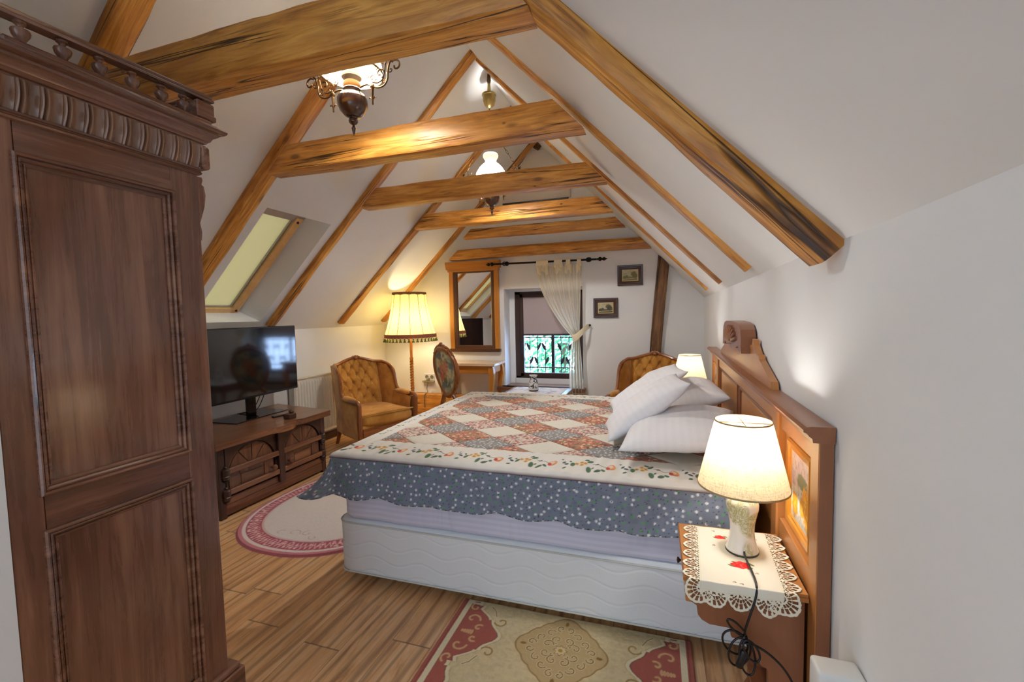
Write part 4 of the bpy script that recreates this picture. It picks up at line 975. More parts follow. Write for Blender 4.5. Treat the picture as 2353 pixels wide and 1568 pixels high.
# ================================================================== WINDOW TABLE, RUNNER, VASE
ct = thing('side_table', 'low dark table with a runner before the gable window, mostly behind the bed', 'table', (-1.28, 4.86, 0))
m = MB().box(-1.64, -.92, 4.62, 5.12, .585, .617, .006); ob('table_top', m, sillw('X'), ct)
m = MB().box(-1.58, -.98, 4.67, 5.07, .50, .585, .004); ob('apron', m, sillw('X'), ct)
for x0 in (-1.57, -.99):
    for y0 in (4.68, 5.06): ob('leg', MB().lathe([(.022, 0), (.028, .05), (.018, .10), (.026, .3), (.02, .42), (.03, .46), (.03, .5)], (x0, y0, 0), 12), sillw('Z'), ct)
g = G('runner_cloth'); g.bump(g.noise(None, 240, 2), .2, .001); RUN = g.done(g.mix(g.ramp(g.noise(None, 9, 3), [(.52, 0.0), (.6, 1.0)]), rgb(226, 226, 228), rgb(188, 190, 206)), .85, .2)
def runf(u, v):
    x = -1.60 + .62 * u; y = 4.60 + .50 * v
    return (x, y, .6195 + .0015 * math.sin(u * 40) * math.sin(v * 31))
solo('table_runner', MB().grid(runf, 40, 30), RUN, 'white cloth runner on the low table under the vase', 'cloth', smooth=80, recalc=False)
g = G('blue_white_ceramic'); vz = g.sep()[2]
pat = g.ramp(g.noise(g.mp((34, 34, 26)), 1.0, 3, .6, 1.0), [(.50, 0.0), (.54, 1.0)]); band = g.ramp(vz, [(.030, 0.0), (.034, 1.0), (.150, 1.0), (.154, 0.0)])
c = g.mix(g.ma('MULTIPLY', pat, band), rgb(222, 218, 214), rgb(62, 66, 84)); c = g.mix(g.ramp(vz, [(.0, 1.0), (.012, 1.0), (.016, 0.0)]), c, rgb(80, 62, 60))
VASE = g.done(c, .15, .5, coat=.4)
vs_ = MB().lathe([(1e-6, .004), (.05, .0), (.055, .006), (.057, .03), (.056, .06), (.050, .095), (.041, .13), (.036, .153), (.038, .165), (.047, .177), (.047, .182), (.038, .179), (.03, .16), (1e-6, .15)], (-1.325, 4.84, .621), 28)
solo('vase', vs_, VASE, 'small blue and white ceramic vase on the table runner', 'vase', loc=(-1.325, 4.84, .621), smooth=50)

# ================================================================== BED
bed = thing('bed', 'double bed with white quilted box base and white sheeted mattress', 'bed', (-.65, 3.0, 0))
g = G('quilted_ticking'); x, y, z = g.sep()
ph = g.ma('MULTIPLY', g.ma('SINE', g.ma('MULTIPLY', g.ma('ADD', x, y), 24.0)), .016)
tt = g.ma('ABSOLUTE', g.ma('SUBTRACT', g.ma('FRACT', g.ma('MULTIPLY', g.ma('ADD', z, ph), 14.0)), .5))
line = g.ramp(tt, [(.38, 1.0), (.5, 0.0)])
vo = g.voro(None, 90.0)
hgt = g.ma('ADD', line, g.ma('MULTIPLY', g.ramp(vo, [(.1, 0.0), (.3, 1.0)]), .12))
g.bump(hgt, .22, .008)
TICK = g.done(rgb(238, 242, 244), .6, .35, sheen=.15)
def rbox(m, x0, x1, y0, y1, z0, z1, r, rz, nu=160, nv=14):
    hx, hy = (x1 - x0) / 2, (y1 - y0) / 2; cx, cy = (x0 + x1) / 2, (y0 + y1) / 2
    def f(u, v):
        # perimeter with rounded corners, vertical profile rounded
        P = 2 * (2 * hx + 2 * hy); d = u * P
        segs = [(2 * hx, (1, 0), (-hx, -hy)), (2 * hy, (0, 1), (hx, -hy)), (2 * hx, (-1, 0), (hx, hy)), (2 * hy, (0, -1), (-hx, hy))]
        for L, dr, st in segs:
            if d <= L + 1e-9: px, py = st[0] + dr[0] * d, st[1] + dr[1] * d; break
            d -= L
        qx = max(abs(px) - (hx - r), 0) * (1 if px > 0 else -1); qy = max(abs(py) - (hy - r), 0) * (1 if py > 0 else -1)
        if qx and qy:
            l = math.hypot(qx, qy); px = (hx - r) * (1 if px > 0 else -1) + qx / l * r; py = (hy - r) * (1 if py > 0 else -1) + qy / l * r
        if v < .2: t = v / .2; ins = rz * (1 - math.sin(t * PI / 2)); zz = z0 + rz * (1 - math.cos(t * PI / 2))
        elif v > .8: t = (v - .8) / .2; ins = rz * (1 - math.cos(t * PI / 2)); zz = z1 - rz + rz * math.sin(t * PI / 2)
        else: ins = 0; zz = z0 + rz + (z1 - z0 - 2 * rz) * (v - .2) / .6
        return (cx + px * (1 - ins / hx), cy + py * (1 - ins / hy), zz)
    o = len(m.v); m.grid(f, nu, nv, wrapu=True)
    m.f.append(tuple(o + (nv - 1) * nu + i for i in range(nu))); m.f.append(tuple(o + i for i in reversed(range(nu))))
    return m
ob('box_base', rbox(MB(), -1.725, .40, 2.02, 3.98, .055, .368, .07, .022), TICK, bed, smooth=60)
m = MB()
for (z0) in (.352, .07):
    q = [(-1.655 + .07 * 0, 2.0175)]
    m.tube([(-1.65, 2.017, z0), (.40, 2.017, z0)], .0045, 6); m.tube([(-1.728, 2.09, z0), (-1.728, 3.91, z0)], .0045, 6)
    m.tube([(-1.655 - .072 * math.sin(a), 2.09 - .0725 * math.cos(a), z0) for a in [PI / 2 * k / 8 for k in range(9)]], .0045, 6)
ob('base_piping', m, plain('ticking_piping', rgb(214, 214, 206), .6), bed)
g = G('satin_stripe_sheet'); x, y, z = g.sep()
st = g.ramp(g.ma('FRACT', g.ma('MULTIPLY', z, 38.0)), [(.48, 0.0), (.52, 1.0)])
fold = g.noise(g.mp((5, 5, 0.8)), 1.2, 2, .5, 1.0)
g.bump(fold, .55, .03)
SHEET = g.done(g.mix(st, rgb(216, 217, 238), rgb(224, 225, 243)), g.ma('MULTIPLY_ADD', st, -.15, .6), .4, sheen=.1)
mt = ob('mattress', rbox(MB(), -1.70, .40, 2.03, 3.97, .368, .728, .09, .035, 220, 22), SHEET, bed, smooth=60)
me = mt.data                                # creases in the sheet along the visible side
for v in me.vertices:
    w = Vector(v.co); d = mnoise.noise(Vector((w.x * 3.1 + 3, w.z * 1.5, 1.7))) * .014 + mnoise.noise(Vector((w.x * 9 + w.z * 5, w.z * 4, 8.7))) * .006
    if w.y < -.90 and w.z < .7: v.co.y -= abs(d)
for (x0, y0) in ((-1.60, 2.2), (-1.60, 3.8), (.25, 2.2), (.25, 3.8), (-.65, 2.2), (-.65, 3.8)):
    ob('leg', MB().lathe([(.028, 0), (.028, .06)], (x0, y0, 0), 14), BLACKP, bed)

# ------------------------------------------------------------------ quilt
qx0, qx1, qy0, qy1, qz = -1.735, .36, 1.995, 4.005, .752
g = G('quilt_cotton'); g.bump(g.noise(None, 300, 2), .12, .001); QM = g.done(g.attr('Col'), .85, .2, sheen=.12)
qt = thing('quilt', 'patchwork quilt with diamonds, floral border and spotted blue skirt on the bed', 'quilt', (-.65, 3.0, .75))
GREY = rgb(156, 154, 150); BLUE = rgb(126, 136, 154); WHT = rgb(238, 236, 228); MAROON = rgb(96, 40, 48)
def spots(U, V, im, mask, base, seed, size, rad):
    paint(im, mask, base)
    d, i = cells(U, V, size, seed, .75)
    paint(im, mask * sm(rad - d, -.0015, .0015) * (i > .33), rgb(232, 234, 238)); paint(im, mask * sm(rad * .9 - d, -.0015, .0015) * (i < .33), rgb(96, 170, 104))
    d2, i2 = cells(U, V, size * .62, seed + 5, .9); paint(im, mask * sm(rad * .42 - d2, -.0012, .0012) * (i2 > .35), rgb(62, 60, 72))
def floral(U, V, im, mask, seed, pal, size):
    paint(im, mask, pal[0]); d, i = cells(U, V, size, seed, .9)
    for k, c in enumerate(pal[1:]):
        n = len(pal) - 1; paint(im, mask * sm(size * .44 - d, -.002, .002) * ((i >= k / n) & (i < (k + 1) / n)), c)
    d2, i2 = cells(U + .013, V + .007, size * .6, seed + 3, .9); paint(im, mask * sm(size * .2 - d2, -.0015, .0015) * (i2 > .5), pal[1 + seed % (len(pal) - 1)])
def rose(U, V, im, c, s, seed):
    for (dx, dy, rx, ry, an, col) in ((-.052, -.030, .017, .009, .6, rgb(84, 110, 96)), (-.030, -.020, .012, .007, -.5, rgb(84, 120, 90)), (.048, .012, .010, .006, .8, rgb(70, 96, 96)), (.062, .0, .012, .006, -.3, rgb(70, 90, 100)), (-.062, .014, .010, .005, .2, rgb(90, 100, 96))):
        paint(im, sm(1 - dell(U, V, (c[0] + dx * s, c[1] + dy * s), rx * s, ry * s, an), -.05, .25), col)
    paint(im, sm(.0022 - dpath(U, V, [(c[0] - .08 * s, c[1] + .018 * s), (c[0] - .045 * s, c[1] + .008 * s), (c[0] - .01 * s, c[1])]), 0, .0015), rgb(96, 104, 96))
    for (dx, dy, rx, ry, an, col) in ((-.075, -.014, .008, .005, .9, rgb(110, 130, 110)), (.076, .016, .007, .005, -.6, rgb(90, 110, 104)), (.060, -.026, .010, .006, .4, rgb(86, 116, 92)), (.09, -.008, .006, .006, 0, rgb(232, 200, 130)), (.036, .030, .006, .004, .5, rgb(96, 116, 96))):
        paint(im, sm(1 - dell(U, V, (c[0] + dx * s, c[1] + dy * s), rx * s, ry * s, an), -.05, .25), col)
    d = dell(U, V, c, .021 * s, .019 * s); paint(im, sm(1 - d, -.05, .15), rgb(226, 140, 96)); paint(im, sm(1 - dell(U, V, (c[0] - .003, c[1] + .004), .014 * s, .012 * s), -.05, .2), rgb(244, 216, 190))
    paint(im, sm(1 - dell(U, V, (c[0] - .012 * s, c[1] - .006 * s), .009 * s, .011 * s, .5), -.05, .2), rgb(204, 84, 70)); paint(im, sm(1 - dell(U, V, (c[0] + .014 * s, c[1] + .002 * s), .006 * s, .010 * s), -.05, .2), rgb(236, 170, 90))
def posy(U, V, im, c, s):
    for (dx, dy) in ((-.020, .0), (.0, .010), (.018, .004), (.004, -.008)):
        paint(im, sm(1 - dell(U, V, (c[0] + dx * s, c[1] + dy * s), .011 * s, .009 * s), -.05, .25), rgb(228, 178, 96)); paint(im, sm(1 - dell(U, V, (c[0] + dx * s, c[1] + dy * s), .004 * s, .004 * s), -.05, .3), rgb(180, 120, 60))
    for (dx, dy, rx, ry, an) in ((.040, -.034, .012, .021, .3), (.036, .020, .016, .008, .5), (-.036, -.010, .011, .014, -.2), (.02, .028, .012, .006, .1)):
        paint(im, sm(1 - dell(U, V, (c[0] + dx * s, c[1] + dy * s), rx * s, ry * s, an), -.05, .25), rgb(84, 120, 88))
nx, ny = 640, 600
U, V = np.meshgrid(np.linspace(qx0, qx1, nx), np.linspace(qy0, qy1, ny))
im = np.zeros(U.shape + (3,)); im[:] = WHT
ix0, iy0, iy1 = -1.60, 2.27, 3.80
inner = (U > ix0) & (V > iy0) & (V < iy1)
hx, hy = .36, .28                       # diamond diagonals
p = ((U + .95) / hx + (V - 2.66) / hy); q = (-(U + .95) / hx + (V - 2.66) / hy)
wob_ = .04 * (fbm(U, V, 6, 2) - .5); p = p + wob_; q = q - wob_
pi_ = np.floor(p + .5).astype(int); qi_ = np.floor(q + .5).astype(int)
par = (pi_ % 2) * 2 + (qi_ % 2)
F = inner.astype(float)
paint(im, F * (par == 0), rgb(234, 230, 216)); dd, _ = cells(U, V, .02, 4); paint(im, F * (par == 0) * sm(dd, .006, .012) * .18, rgb(214, 206, 186))
mk = F * (par == 3); paint(im, mk, GREY); d, i = cells(U, V, .027, 1, .8); paint(im, mk * sm(.0058 - d, -.001, .001), rgb(230, 230, 232)); d2, i2 = cells(U, V, .016, 8, .9); paint(im, mk * sm(.003 - d2, -.001, .001) * .7, rgb(90, 92, 96))
floral(U, V, im, F * (par == 1), 2, [rgb(226, 204, 190), rgb(186, 92, 90), rgb(232, 216, 200), rgb(150, 122, 112), rgb(212, 146, 134), rgb(236, 226, 210)], .022)
floral(U, V, im, F * (par == 2), 5, [rgb(186, 128, 106), rgb(230, 146, 120), rgb(240, 192, 156), rgb(160, 160, 112), rgb(220, 122, 106), rgb(240, 212, 172), rgb(140, 104, 90)], .024)
pe = np.minimum(np.abs(p + .5 - np.round(p + .5)), np.abs(q + .5 - np.round(q + .5)))
paint(im, F * sm(.022 - pe, 0, .014) * .8, rgb(112, 58, 54))
for k in range(8):
    V2 = 2.13 + (V - 2.13) / 1.8; rose(U, V2, im, (-1.63 + .285 * k, 2.128), 1.12, k); posy(U, V2, im, (-1.49 + .285 * k, 2.138), 1.1)
    rose(U, V, im, (-1.63 + .285 * k, 3.90), .92, k); posy(U, V, im, (-1.49 + .285 * k, 3.895), .95)
for k in range(5):
    rose(V, U, im, (2.45 + .3 * k, -1.665), .7, k); posy(V, U, im, (2.6 + .3 * k, -1.665), .7)
ed = np.minimum(np.minimum(V - qy0, qy1 - V), U - qx0); paint(im, sm(.004 - ed, 0, .002), MAROON)
# quilting relief
Z = np.full(U.shape, qz) + .010 * (fbm(U, V, 3.2, 4) - .5) + .004 * (fbm(U, V, 9, 6) - .5)
Z += np.where(inner, -.006 * np.exp(-(pe / .05) ** 2), 0) + np.where(~inner, .0022 * np.sin(U * 95 + 3 * fbm(U, V, 5, 1)) * np.clip(ed / .03, 0, 1), 0)
rad = .030; r_ = np.clip(1 - ed / rad, 0, 1); Z -= rad * (1 - np.sqrt(np.clip(1 - r_ ** 2, 0, 1)))
cgrid('patchwork_top', U, V, Z, im, QM, qt)
# skirt running along near side, round the foot corner, along the foot and back up the far side
path = []; NS = 150
for k in range(NS + 1): path.append((qx1 + (qx0 + .03 - qx1) * k / NS, qy0, 0, -1, .10))
for k in range(1, 25): a = PI / 2 * k / 24; path.append((qx0 + .03 - .03 * math.sin(a), qy0 + .03 - .03 * math.cos(a), -math.sin(a), -math.cos(a), .10 + .66 * math.sin(2 * a) ** 1.2))
for k in range(1, 141): path.append((qx0, qy0 + .03 + (qy1 - qy0 - .06) * k / 140, -1, 0, .14))
for k in range(1, 25): a = PI / 2 * k / 24; path.append((qx0 + .03 - .03 * math.cos(a), qy1 - .03 + .03 * math.sin(a), -math.cos(a), math.sin(a), .10 + .66 * math.sin(2 * a) ** 1.2))
for k in range(1, NS + 1): path.append((qx0 + .03 + (qx1 - qx0 - .03) * k / NS, qy1, 0, 1, .10))
P_ = []                                    # resample to fine arc length at the hem
fine = []
for i in range(len(path) - 1):
    a, b = path[i], path[i + 1]; L = math.hypot(b[0] - a[0] + (b[2] - a[2]) * .12, b[1] - a[1] + (b[3] - a[3]) * .12); n = max(1, int(L / .0042))
    for j in range(n): t = j / n; fine.append(tuple(a[k] + (b[k] - a[k]) * t for k in range(5)))
fine.append(path[-1]); A = np.array(fine); ns = len(A); nt = 62
hemx = A[:, 0] + A[:, 2] * .16; hemy = A[:, 1] + A[:, 3] * .16
sarc = np.concatenate([[0], np.cumsum(np.hypot(np.diff(hemx), np.diff(hemy)))])
T, Sg = np.meshgrid(np.linspace(0, 1, nt), sarc, indexing='ij')
scal = .018 * np.abs(np.sin(Sg * PI / .29 + .8 * np.sin(Sg * 2.1))) - .006
D = (.205 + scal + .05 * np.clip((A[None, :, 4] - .15) / .6, 0, 1)) * T
nxx = A[None, :, 2]; nyy = A[None, :, 3]; nl = np.hypot(nxx, nyy); fl_ = A[None, :, 4]
rip = .010 * np.sin(Sg * 11 + 2 * np.sin(Sg * 3.1)) * T ** 1.3 + .006 * np.sin(Sg * 27 + 1) * T
out = D * np.sin(fl_ * (.35 + .65 * T)) + rip + .004
Xs = A[None, :, 0] + nxx / nl * out; Ys = A[None, :, 1] + nyy / nl * out; Zs = qz - rad * .95 - D * np.cos(fl_ * (.35 + .65 * T)) + .004
imS = np.zeros(T.shape + (3,)); spots(Sg, D, imS, np.ones(T.shape), BLUE, 3, .034, .0060)
gr2 = fbm(Sg, D, 40, 3); paint(imS, sm(gr2, .5, .7) * .3, rgb(96, 104, 120))
paint(imS, sm(.003 - D, 0, .002), MAROON)
dash = ((Sg * 21) % 1); hem = sm(T, .966, .976); paint(imS, hem, rgb(116, 120, 126)); paint(imS, hem * ((dash > .12) & (dash < .32)), rgb(210, 210, 214)); paint(imS, hem * ((dash > .66) & (dash < .80)), rgb(50, 50, 56))
cgrid('spotted_skirt', Xs, Ys, Zs, imS, QM, qt)

# ------------------------------------------------------------------ pillows
g = G('pillow_cotton'); x, y, z = g.sep(); st = g.ramp(g.ma('FRACT', g.ma('MULTIPLY', x, 30.0)), [(.47, 0.0), (.53, 1.0)])
g.bump(g.noise(None, 4.0, 3, .55, .8), .3, .02); PIL = g.done(g.mix(st, rgb(240, 240, 244), rgb(242, 242, 246)), g.ma('MULTIPLY_ADD', st, -.06, .6), .35, sheen=.12)
def pillow(lab, loc, W, L, T, rot, seed, flat=.0):
    n = 46; U, V = np.meshgrid(np.linspace(-1, 1, n), np.linspace(-1, 1, n)); vs = []; fs = []
    m = MB()
    for sgn in (1, -1):
        def f(u, v):
            u = 2 * u - 1; v = 2 * v - 1
            e = max(0.0, (1 - abs(u) ** 2.4)) ** .52 * max(0.0, (1 - abs(v) ** 2.4)) ** .52
            pin = 1 - .055 * (1 - v * v) if True else 1
            px = u * W / 2 * (1 - .07 * (1 - abs(u) ** 3) * 0 - .06 * (1 - v * v) * abs(u) ** 2); py = v * L / 2 * (1 - .06 * (1 - u * u) * abs(v) ** 2)
            d = mnoise.noise(Vector((u * 1.6 + seed, v * 1.6, sgn * 2))) * .016 * e + mnoise.noise(Vector((u * 5 + seed * 3, v * 4, sgn * 3))) * .005 * e
            t = T / 2 * e * (1 if sgn > 0 else (1 - flat))
            return (px, py, sgn * t + d)
        m.grid(f, n, n)
    o = ob('pillow', m, PIL, None, smooth=80); o.location = loc; o.rotation_euler = rot
    bm = bmesh.new(); bm.from_mesh(o.data); bmesh.ops.remove_doubles(bm, verts=bm.verts, dist=.0008); bmesh.ops.recalc_face_normals(bm, faces=bm.faces); bm.to_mesh(o.data); bm.free()
    return tag(o, lab, 'pillow', 'white bed pillows')
pillow('white pillow lying flat by the headboard, nearest the lit near lamp', (.13, 2.52, .862), .58, .74, .20, (0, math.radians(-7), math.radians(-3)), 1, .35)
pillow('white pillow lying flat against the headboard on the far side of the bed', (.17, 3.36, .882), .54, .74, .22, (0, math.radians(-14), math.radians(3)), 2, .3)
pillow('white pillow leaning with its point up in front of the near flat pillow', (-.065, 2.64, .955), .54, .38, .14, (math.radians(0), math.radians(-37), math.radians(9)), 3)
pillow('white pillow leaning in front of the far flat pillow, touching the far lamp in view', (-.07, 3.26, .945), .58, .46, .14, (math.radians(0), math.radians(-33), math.radians(8)), 4)

# ================================================================== HEADBOARD
HBL = 2.95; hbo = (XW(1.45) - .004, 1.45, 0)
hb_ = thing('headboard', 'long golden brown wooden headboard with carved crest along the right wall', 'headboard', hbo, -.016, world=False)
m = MB().prism([(0, 1.163), (-.058, 1.163), (-.070, 1.160), (-.078, 1.152), (-.078, 1.146), (-.068, 1.142), (-.064, 1.134), (-.056, 1.128), (-.054, 1.116), (0, 1.116)], lambda u, v, d: (u, d, v), -.012, HBL + .012)
ob('top_rail', m, hbd('Y'), hb_, smooth=20)
ob('back_board', MB().box(-.018, 0, .005, HBL - .005, .02, 1.12), hbw('Z'), hb_, smooth=0)
m = MB().box(-.036, -.001, 0, .075, 0, 1.118, .003); ob('end_post', m, hbw('Z'), hb_); m = MB().box(-.036, -.001, HBL - .075, HBL, 0, 1.118, .003); ob('end_post', m, hbw('Z'), hb_)
m = MB().box(-.0345, .0, -.003, .0, .0, 1.118); ob('end_edge', m, hbd('Z'), hb_, smooth=0)
for y0 in (.44, HBL - .53): ob('inner_post', MB().box(-.046, -.001, y0, y0 + .09, 0, 1.118, .006), hbw('Z'), hb_)
m = MB()
for (a, b) in ((.075, .44), (.53, HBL - .53), (HBL - .44, HBL - .075)): m.box(-.034, -.001, a, b, 1.045, 1.118, .003); m.box(-.034, -.001, a, b, .62, .70, .003)
ob('cross_rail', m, hbw('Y'), hb_)
def yz_frame(y0, y1, z0, z1, x): return [((x, y, z), (0, -1 if y == y0 else 1, -1 if z == z0 else 1), (-1, 0, 0)) for y, z in ((y0, z0), (y1, z0), (y1, z1), (y0, z1))]
for k, (a, b) in enumerate(((.56, HBL / 2 - .03), (HBL / 2 + .03, HBL - .56))):
    pn = ob('raised_panel', MB().box(-.026, -.016, a + .05, b - .05, .73, 1.02, .008), hbw('Y'), hb_)
    ob('moulding', MB().sweep(yz_frame(a + .02, b - .02, .715, 1.03, -.016), [(0, 0), (0, .014), (.006, .018), (.012, .012), (.018, .018), (.022, .018), (.022, 0)]), hbd('Y'), pn, smooth=20)
def autumn(nx, nz, seed):
    U, V = np.meshgrid(np.linspace(0, 1, nx), np.linspace(0, 1, nz)); im = np.zeros(U.shape + (3,)); im[:] = rgb(196, 176, 190)
    paint(im, sm(fbm(U, V, 5, seed), .45, .62) * .6, rgb(214, 196, 196)); paint(im, sm(fbm(U, V, 6, seed + 1), .55, .68) * .5, rgb(164, 150, 176))
    paint(im, sm(1.1 - dell(U, V, (.62, .66), .30, .12) - .5 * (fbm(U, V, 18, seed) - .5), 0, .3), rgb(110, 116, 92))
    paint(im, sm(.56 - V + .12 * (U - .5), 0, .04), rgb(222, 214, 204))
    for (cx, cy, r, s2) in ((.80, .40, .20, 1.3), (.62, .30, .13, 1.2), (.22, .22, .17, 1.1), (.92, .22, .14, 1.5)):
        paint(im, sm(1.1 - dell(U, V, (cx, cy), r, r * s2) - .8 * (fbm(U, V, 20, seed + 3) - .5), 0, .25), rgb(236, 164, 30)); paint(im, sm(1.0 - dell(U, V, (cx, cy), r * .7, r * s2 * .7) - 1.1 * (fbm(U, V, 24, seed + 6) - .5), .3, .5), rgb(250, 196, 70))
    paint(im, sm(fbm(U * 3, V, 14, seed + 4), .60, .7) * .6, rgb(120, 96, 60)); paint(im, sm(.16 - V, 0, .1) * .5, rgb(150, 140, 120))
    return U, V, im
GILT = plain('amber_frame', rgb(206, 136, 40), .3, coat=.3)
for k, (a, b) in enumerate(((.085, .355), (HBL - .355, HBL - .085))):
    pt = ob('painted_panel', MB().box(-.022, -.016, a, b, .735, 1.035), hbw('Z'), hb_, smooth=0); w = .036
    ob('gilt_frame', MB().sweep(yz_frame(a + w, b - w, .735 + w, 1.035 - w, -.018), [(0, 0), (0, .006), (.006, .010), (.014, .010), (.018, .015), (.030, .017), (.036, .010), (.036, 0)]), GILT, pt, smooth=20)
    U, V, im = autumn(70, 80, 3 + k); Yg = (b - w + .003) + U * ((a + w - .003) - (b - w + .003))
    cgrid('painting', np.full(U.shape, -.0245), Yg, .735 + w - .003 + V * (.30 - 2 * w + .006), im, OIL, pt)
# crest
cy = HBL / 2; half = [(.86, 1.163), (.845, 1.195), (.80, 1.205), (.60, 1.262), (.585, 1.285), (.555, 1.275), (.47, 1.318), (.455, 1.345), (.435, 1.35), (.40, 1.285), (.37, 1.315), (.35, 1.30), (.32, 1.335), (.28, 1.33)]
poly = [(cy - o_, z_) for o_, z_ in half] + [(cy + o_, z_) for o_, z_ in reversed(half)]
m = MB().prism(poly, lambda u, v, d: (d, u, v), -.032, -.004); cb = ob('crest_board', m, hbw('Z'), hb_, smooth=0)
half = [(.38, 1.270), (.36, 1.30), (.365, 1.355), (.345, 1.392), (.29, 1.418), (.20, 1.428), (0, 1.432)]
poly = [(cy - o_, z_) for o_, z_ in half] + [(cy + o_, z_) for o_, z_ in reversed(half[:-1])] + [(cy + .30, 1.275), (cy + .26, 1.30), (cy + .20, 1.285), (cy, 1.30), (cy - .20, 1.285), (cy - .26, 1.30), (cy - .30, 1.275)]
m = MB().prism(poly, lambda u, v, d: (d, u, v), -.075, -.004); ob('crest_scroll', m, hbd('Z'), hb_, smooth=30)
m = MB()
for k in range(9):
    a = math.radians(20 + 140 * k / 8); m.tube([(-.075, cy + .05 * math.cos(a), 1.31 + .01 * math.sin(a)), (-.084, cy + .14 * math.cos(a), 1.31 + .05 * math.sin(a)), (-.078, cy + .24 * math.cos(a), 1.31 + .095 * math.sin(a))], [.006, .012, .010], 8)
ob('crest_shell', m, hbd('Z'), hb_)

# ================================================================== NIGHTSTANDS
def nightstand(lab, y0, y1, mirror):
    t = thing('nightstand', lab, 'nightstand', (.27, (y0 + y1) / 2, 0), group='nightstands beside the headboard')
    f = (lambda y: y) if not mirror else (lambda y: y0 + y1 - y)
    xb = .437
    m = MB().prism([(.088, .634), (.084, .628), (.084, .622), (.092, .616), (.094, .612), (xb, .612), (xb, .634)], lambda u, v, d: (u, d, v), f(y0), f(y1)); m.box(.09, xb, f(y0) - (.006 if not mirror else -.006), f(y0), .612, .624, 0)
    ob('top', m, hbw('Y'), t, smooth=20)
    side = [(.104, .612), (xb - .004, .612), (xb - .004, 0), (.325, 0), (.325, .02), (.34, .05), (.337, .352), (.332, .362), (.316, .368), (.300, .40), (.286, .432), (.262, .441), (.232, .444), (.228, .452), (.228, .474), (.165, .475), (.142, .486), (.130, .502), (.126, .532), (.104, .545)]
    for yy in (y0 + .018, y1 - .043): ob('side_panel', MB().prism(side, lambda u, v, d: (u, d, v), yy, yy + .025), hbd('Z') if not mirror else hbd('Z'), t, smooth=20)
    d = ob('drawer', MB().box(.092, .112, y0 + .012, y1 - .012, .542, .612, .003), hbw('Y'), t); ob('drawer_box', MB().box(.112, .43, y0 + .045, y1 - .045, .55, .605), hbw('X'), d, smooth=0)
    ob('knob', MB().lathe([(.004, 0), (.004, .008), (.010, .012), (.011, .018), (1e-6, .021)], (.092, (y0 + y1) / 2, .583), 12, Matrix.Rotation(-PI / 2, 3, 'Y')), plain('dark_knob', rgb(70, 58, 46), .3, metal=.6), d)
    ob('lower_shelf', MB().box(.335, .43, y0 + .043, y1 - .043, .10, .12), hbd('Y'), t, smooth=0); ob('back_panel', MB().box(.425, .434, y0 + .043, y1 - .043, .05, .545), hbd('Z'), t, smooth=0)
    return t
nightstand('brown nightstand in the foreground with lace doily and drawer, beside the near bed edge', 1.497, 1.880, False)
nightstand('far nightstand behind the bed pillows under the far lamp, mostly hidden', 4.03, 4.385, True)

# ================================================================== TABLE LAMPS
g = G('floral_ceramic'); v1 = g.noise(g.mp((26, 26, 22)), 1.0, 2, .5, 1.6); v2 = g.voro(g.mp((13, 13, 11)), 1.0)
m_ = g.ma('MULTIPLY', g.ramp(v2, [(.46, 1.0), (.56, 0.0)]), g.ramp(g.ma('ABSOLUTE', g.ma('SUBTRACT', v1, .5)), [(.0, .25), (.04, 1.0), (.12, .3)]))
CER = g.done(g.mix(m_, rgb(238, 233, 222), rgb(176, 172, 104)), .15, .5, coat=.5)
LSH = shade_mat('linen_shade', rgb(226, 208, 172), .42, weave=10)
def table_lamp(lab, X, Y, Z, rz=0):
    t = thing('table_lamp', lab, 'lamp', (X, Y, Z), rz, 'lit table lamps on the nightstands', world=False)
    ob('ceramic_base', MB().lathe([(1e-6, .004), (.050, .004), (.054, .007), (.054, .012), (.049, .022), (.043, .045), (.039, .075), (.041, .105), (.047, .135), (.0525, .160), (.053, .175), (.048, .192), (.034, .204), (.02, .21), (1e-6, .21)], (0, 0, 0), 36), CER, t, smooth=60)
    ob('foot_ring', MB().lathe([(1e-6, 0), (.054, 0), (.055, .003), (.054, .006), (1e-6, .006)], (0, 0, 0), 30), plain('dark_ring', rgb(60, 54, 44), .5), t)
    ob('stem', MB().lathe([(.012, .205), (.012, .27), (.018, .272), (.018, .32), (1e-6, .32)], (0, 0, 0), 12), BRASS, t)
    s_ = ob('lamp_shade', MB().shell([(.0915, .470), (.147, .240)], (0, 0, 0), 64), LSH, t, recalc=False, smooth=80)
    ob('shade_rim', MB().shell([(.090, .472), (.0925, .472), (.0925, .467), (.090, .467), (.090, .472)], (0, 0, 0), 64).shell([(.1455, .242), (.1485, .242), (.1485, .236), (.1455, .236), (.1455, .242)], (0, 0, 0), 64), plain('rim_tape', rgb(170, 150, 112), .7), s_)
    ob('shade_spider', MB().tube([(-.09, 0, .462), (.09, 0, .462)], .0018, 5).tube([(0, -.09, .462), (0, .09, .462)], .0018, 5), BRASS, s_)
    ob('bulb', MB().ell((0, 0, .36), (.026, .026, .036), 12, 9), BULB, t)
    return t
TL1 = table_lamp('lit ceramic table lamp on the near nightstand, large in the foreground', .292, 1.714, .638)
TL2 = table_lamp('lit table lamp at the far end of the headboard behind the pillows', .285, 4.205, .635, .6)

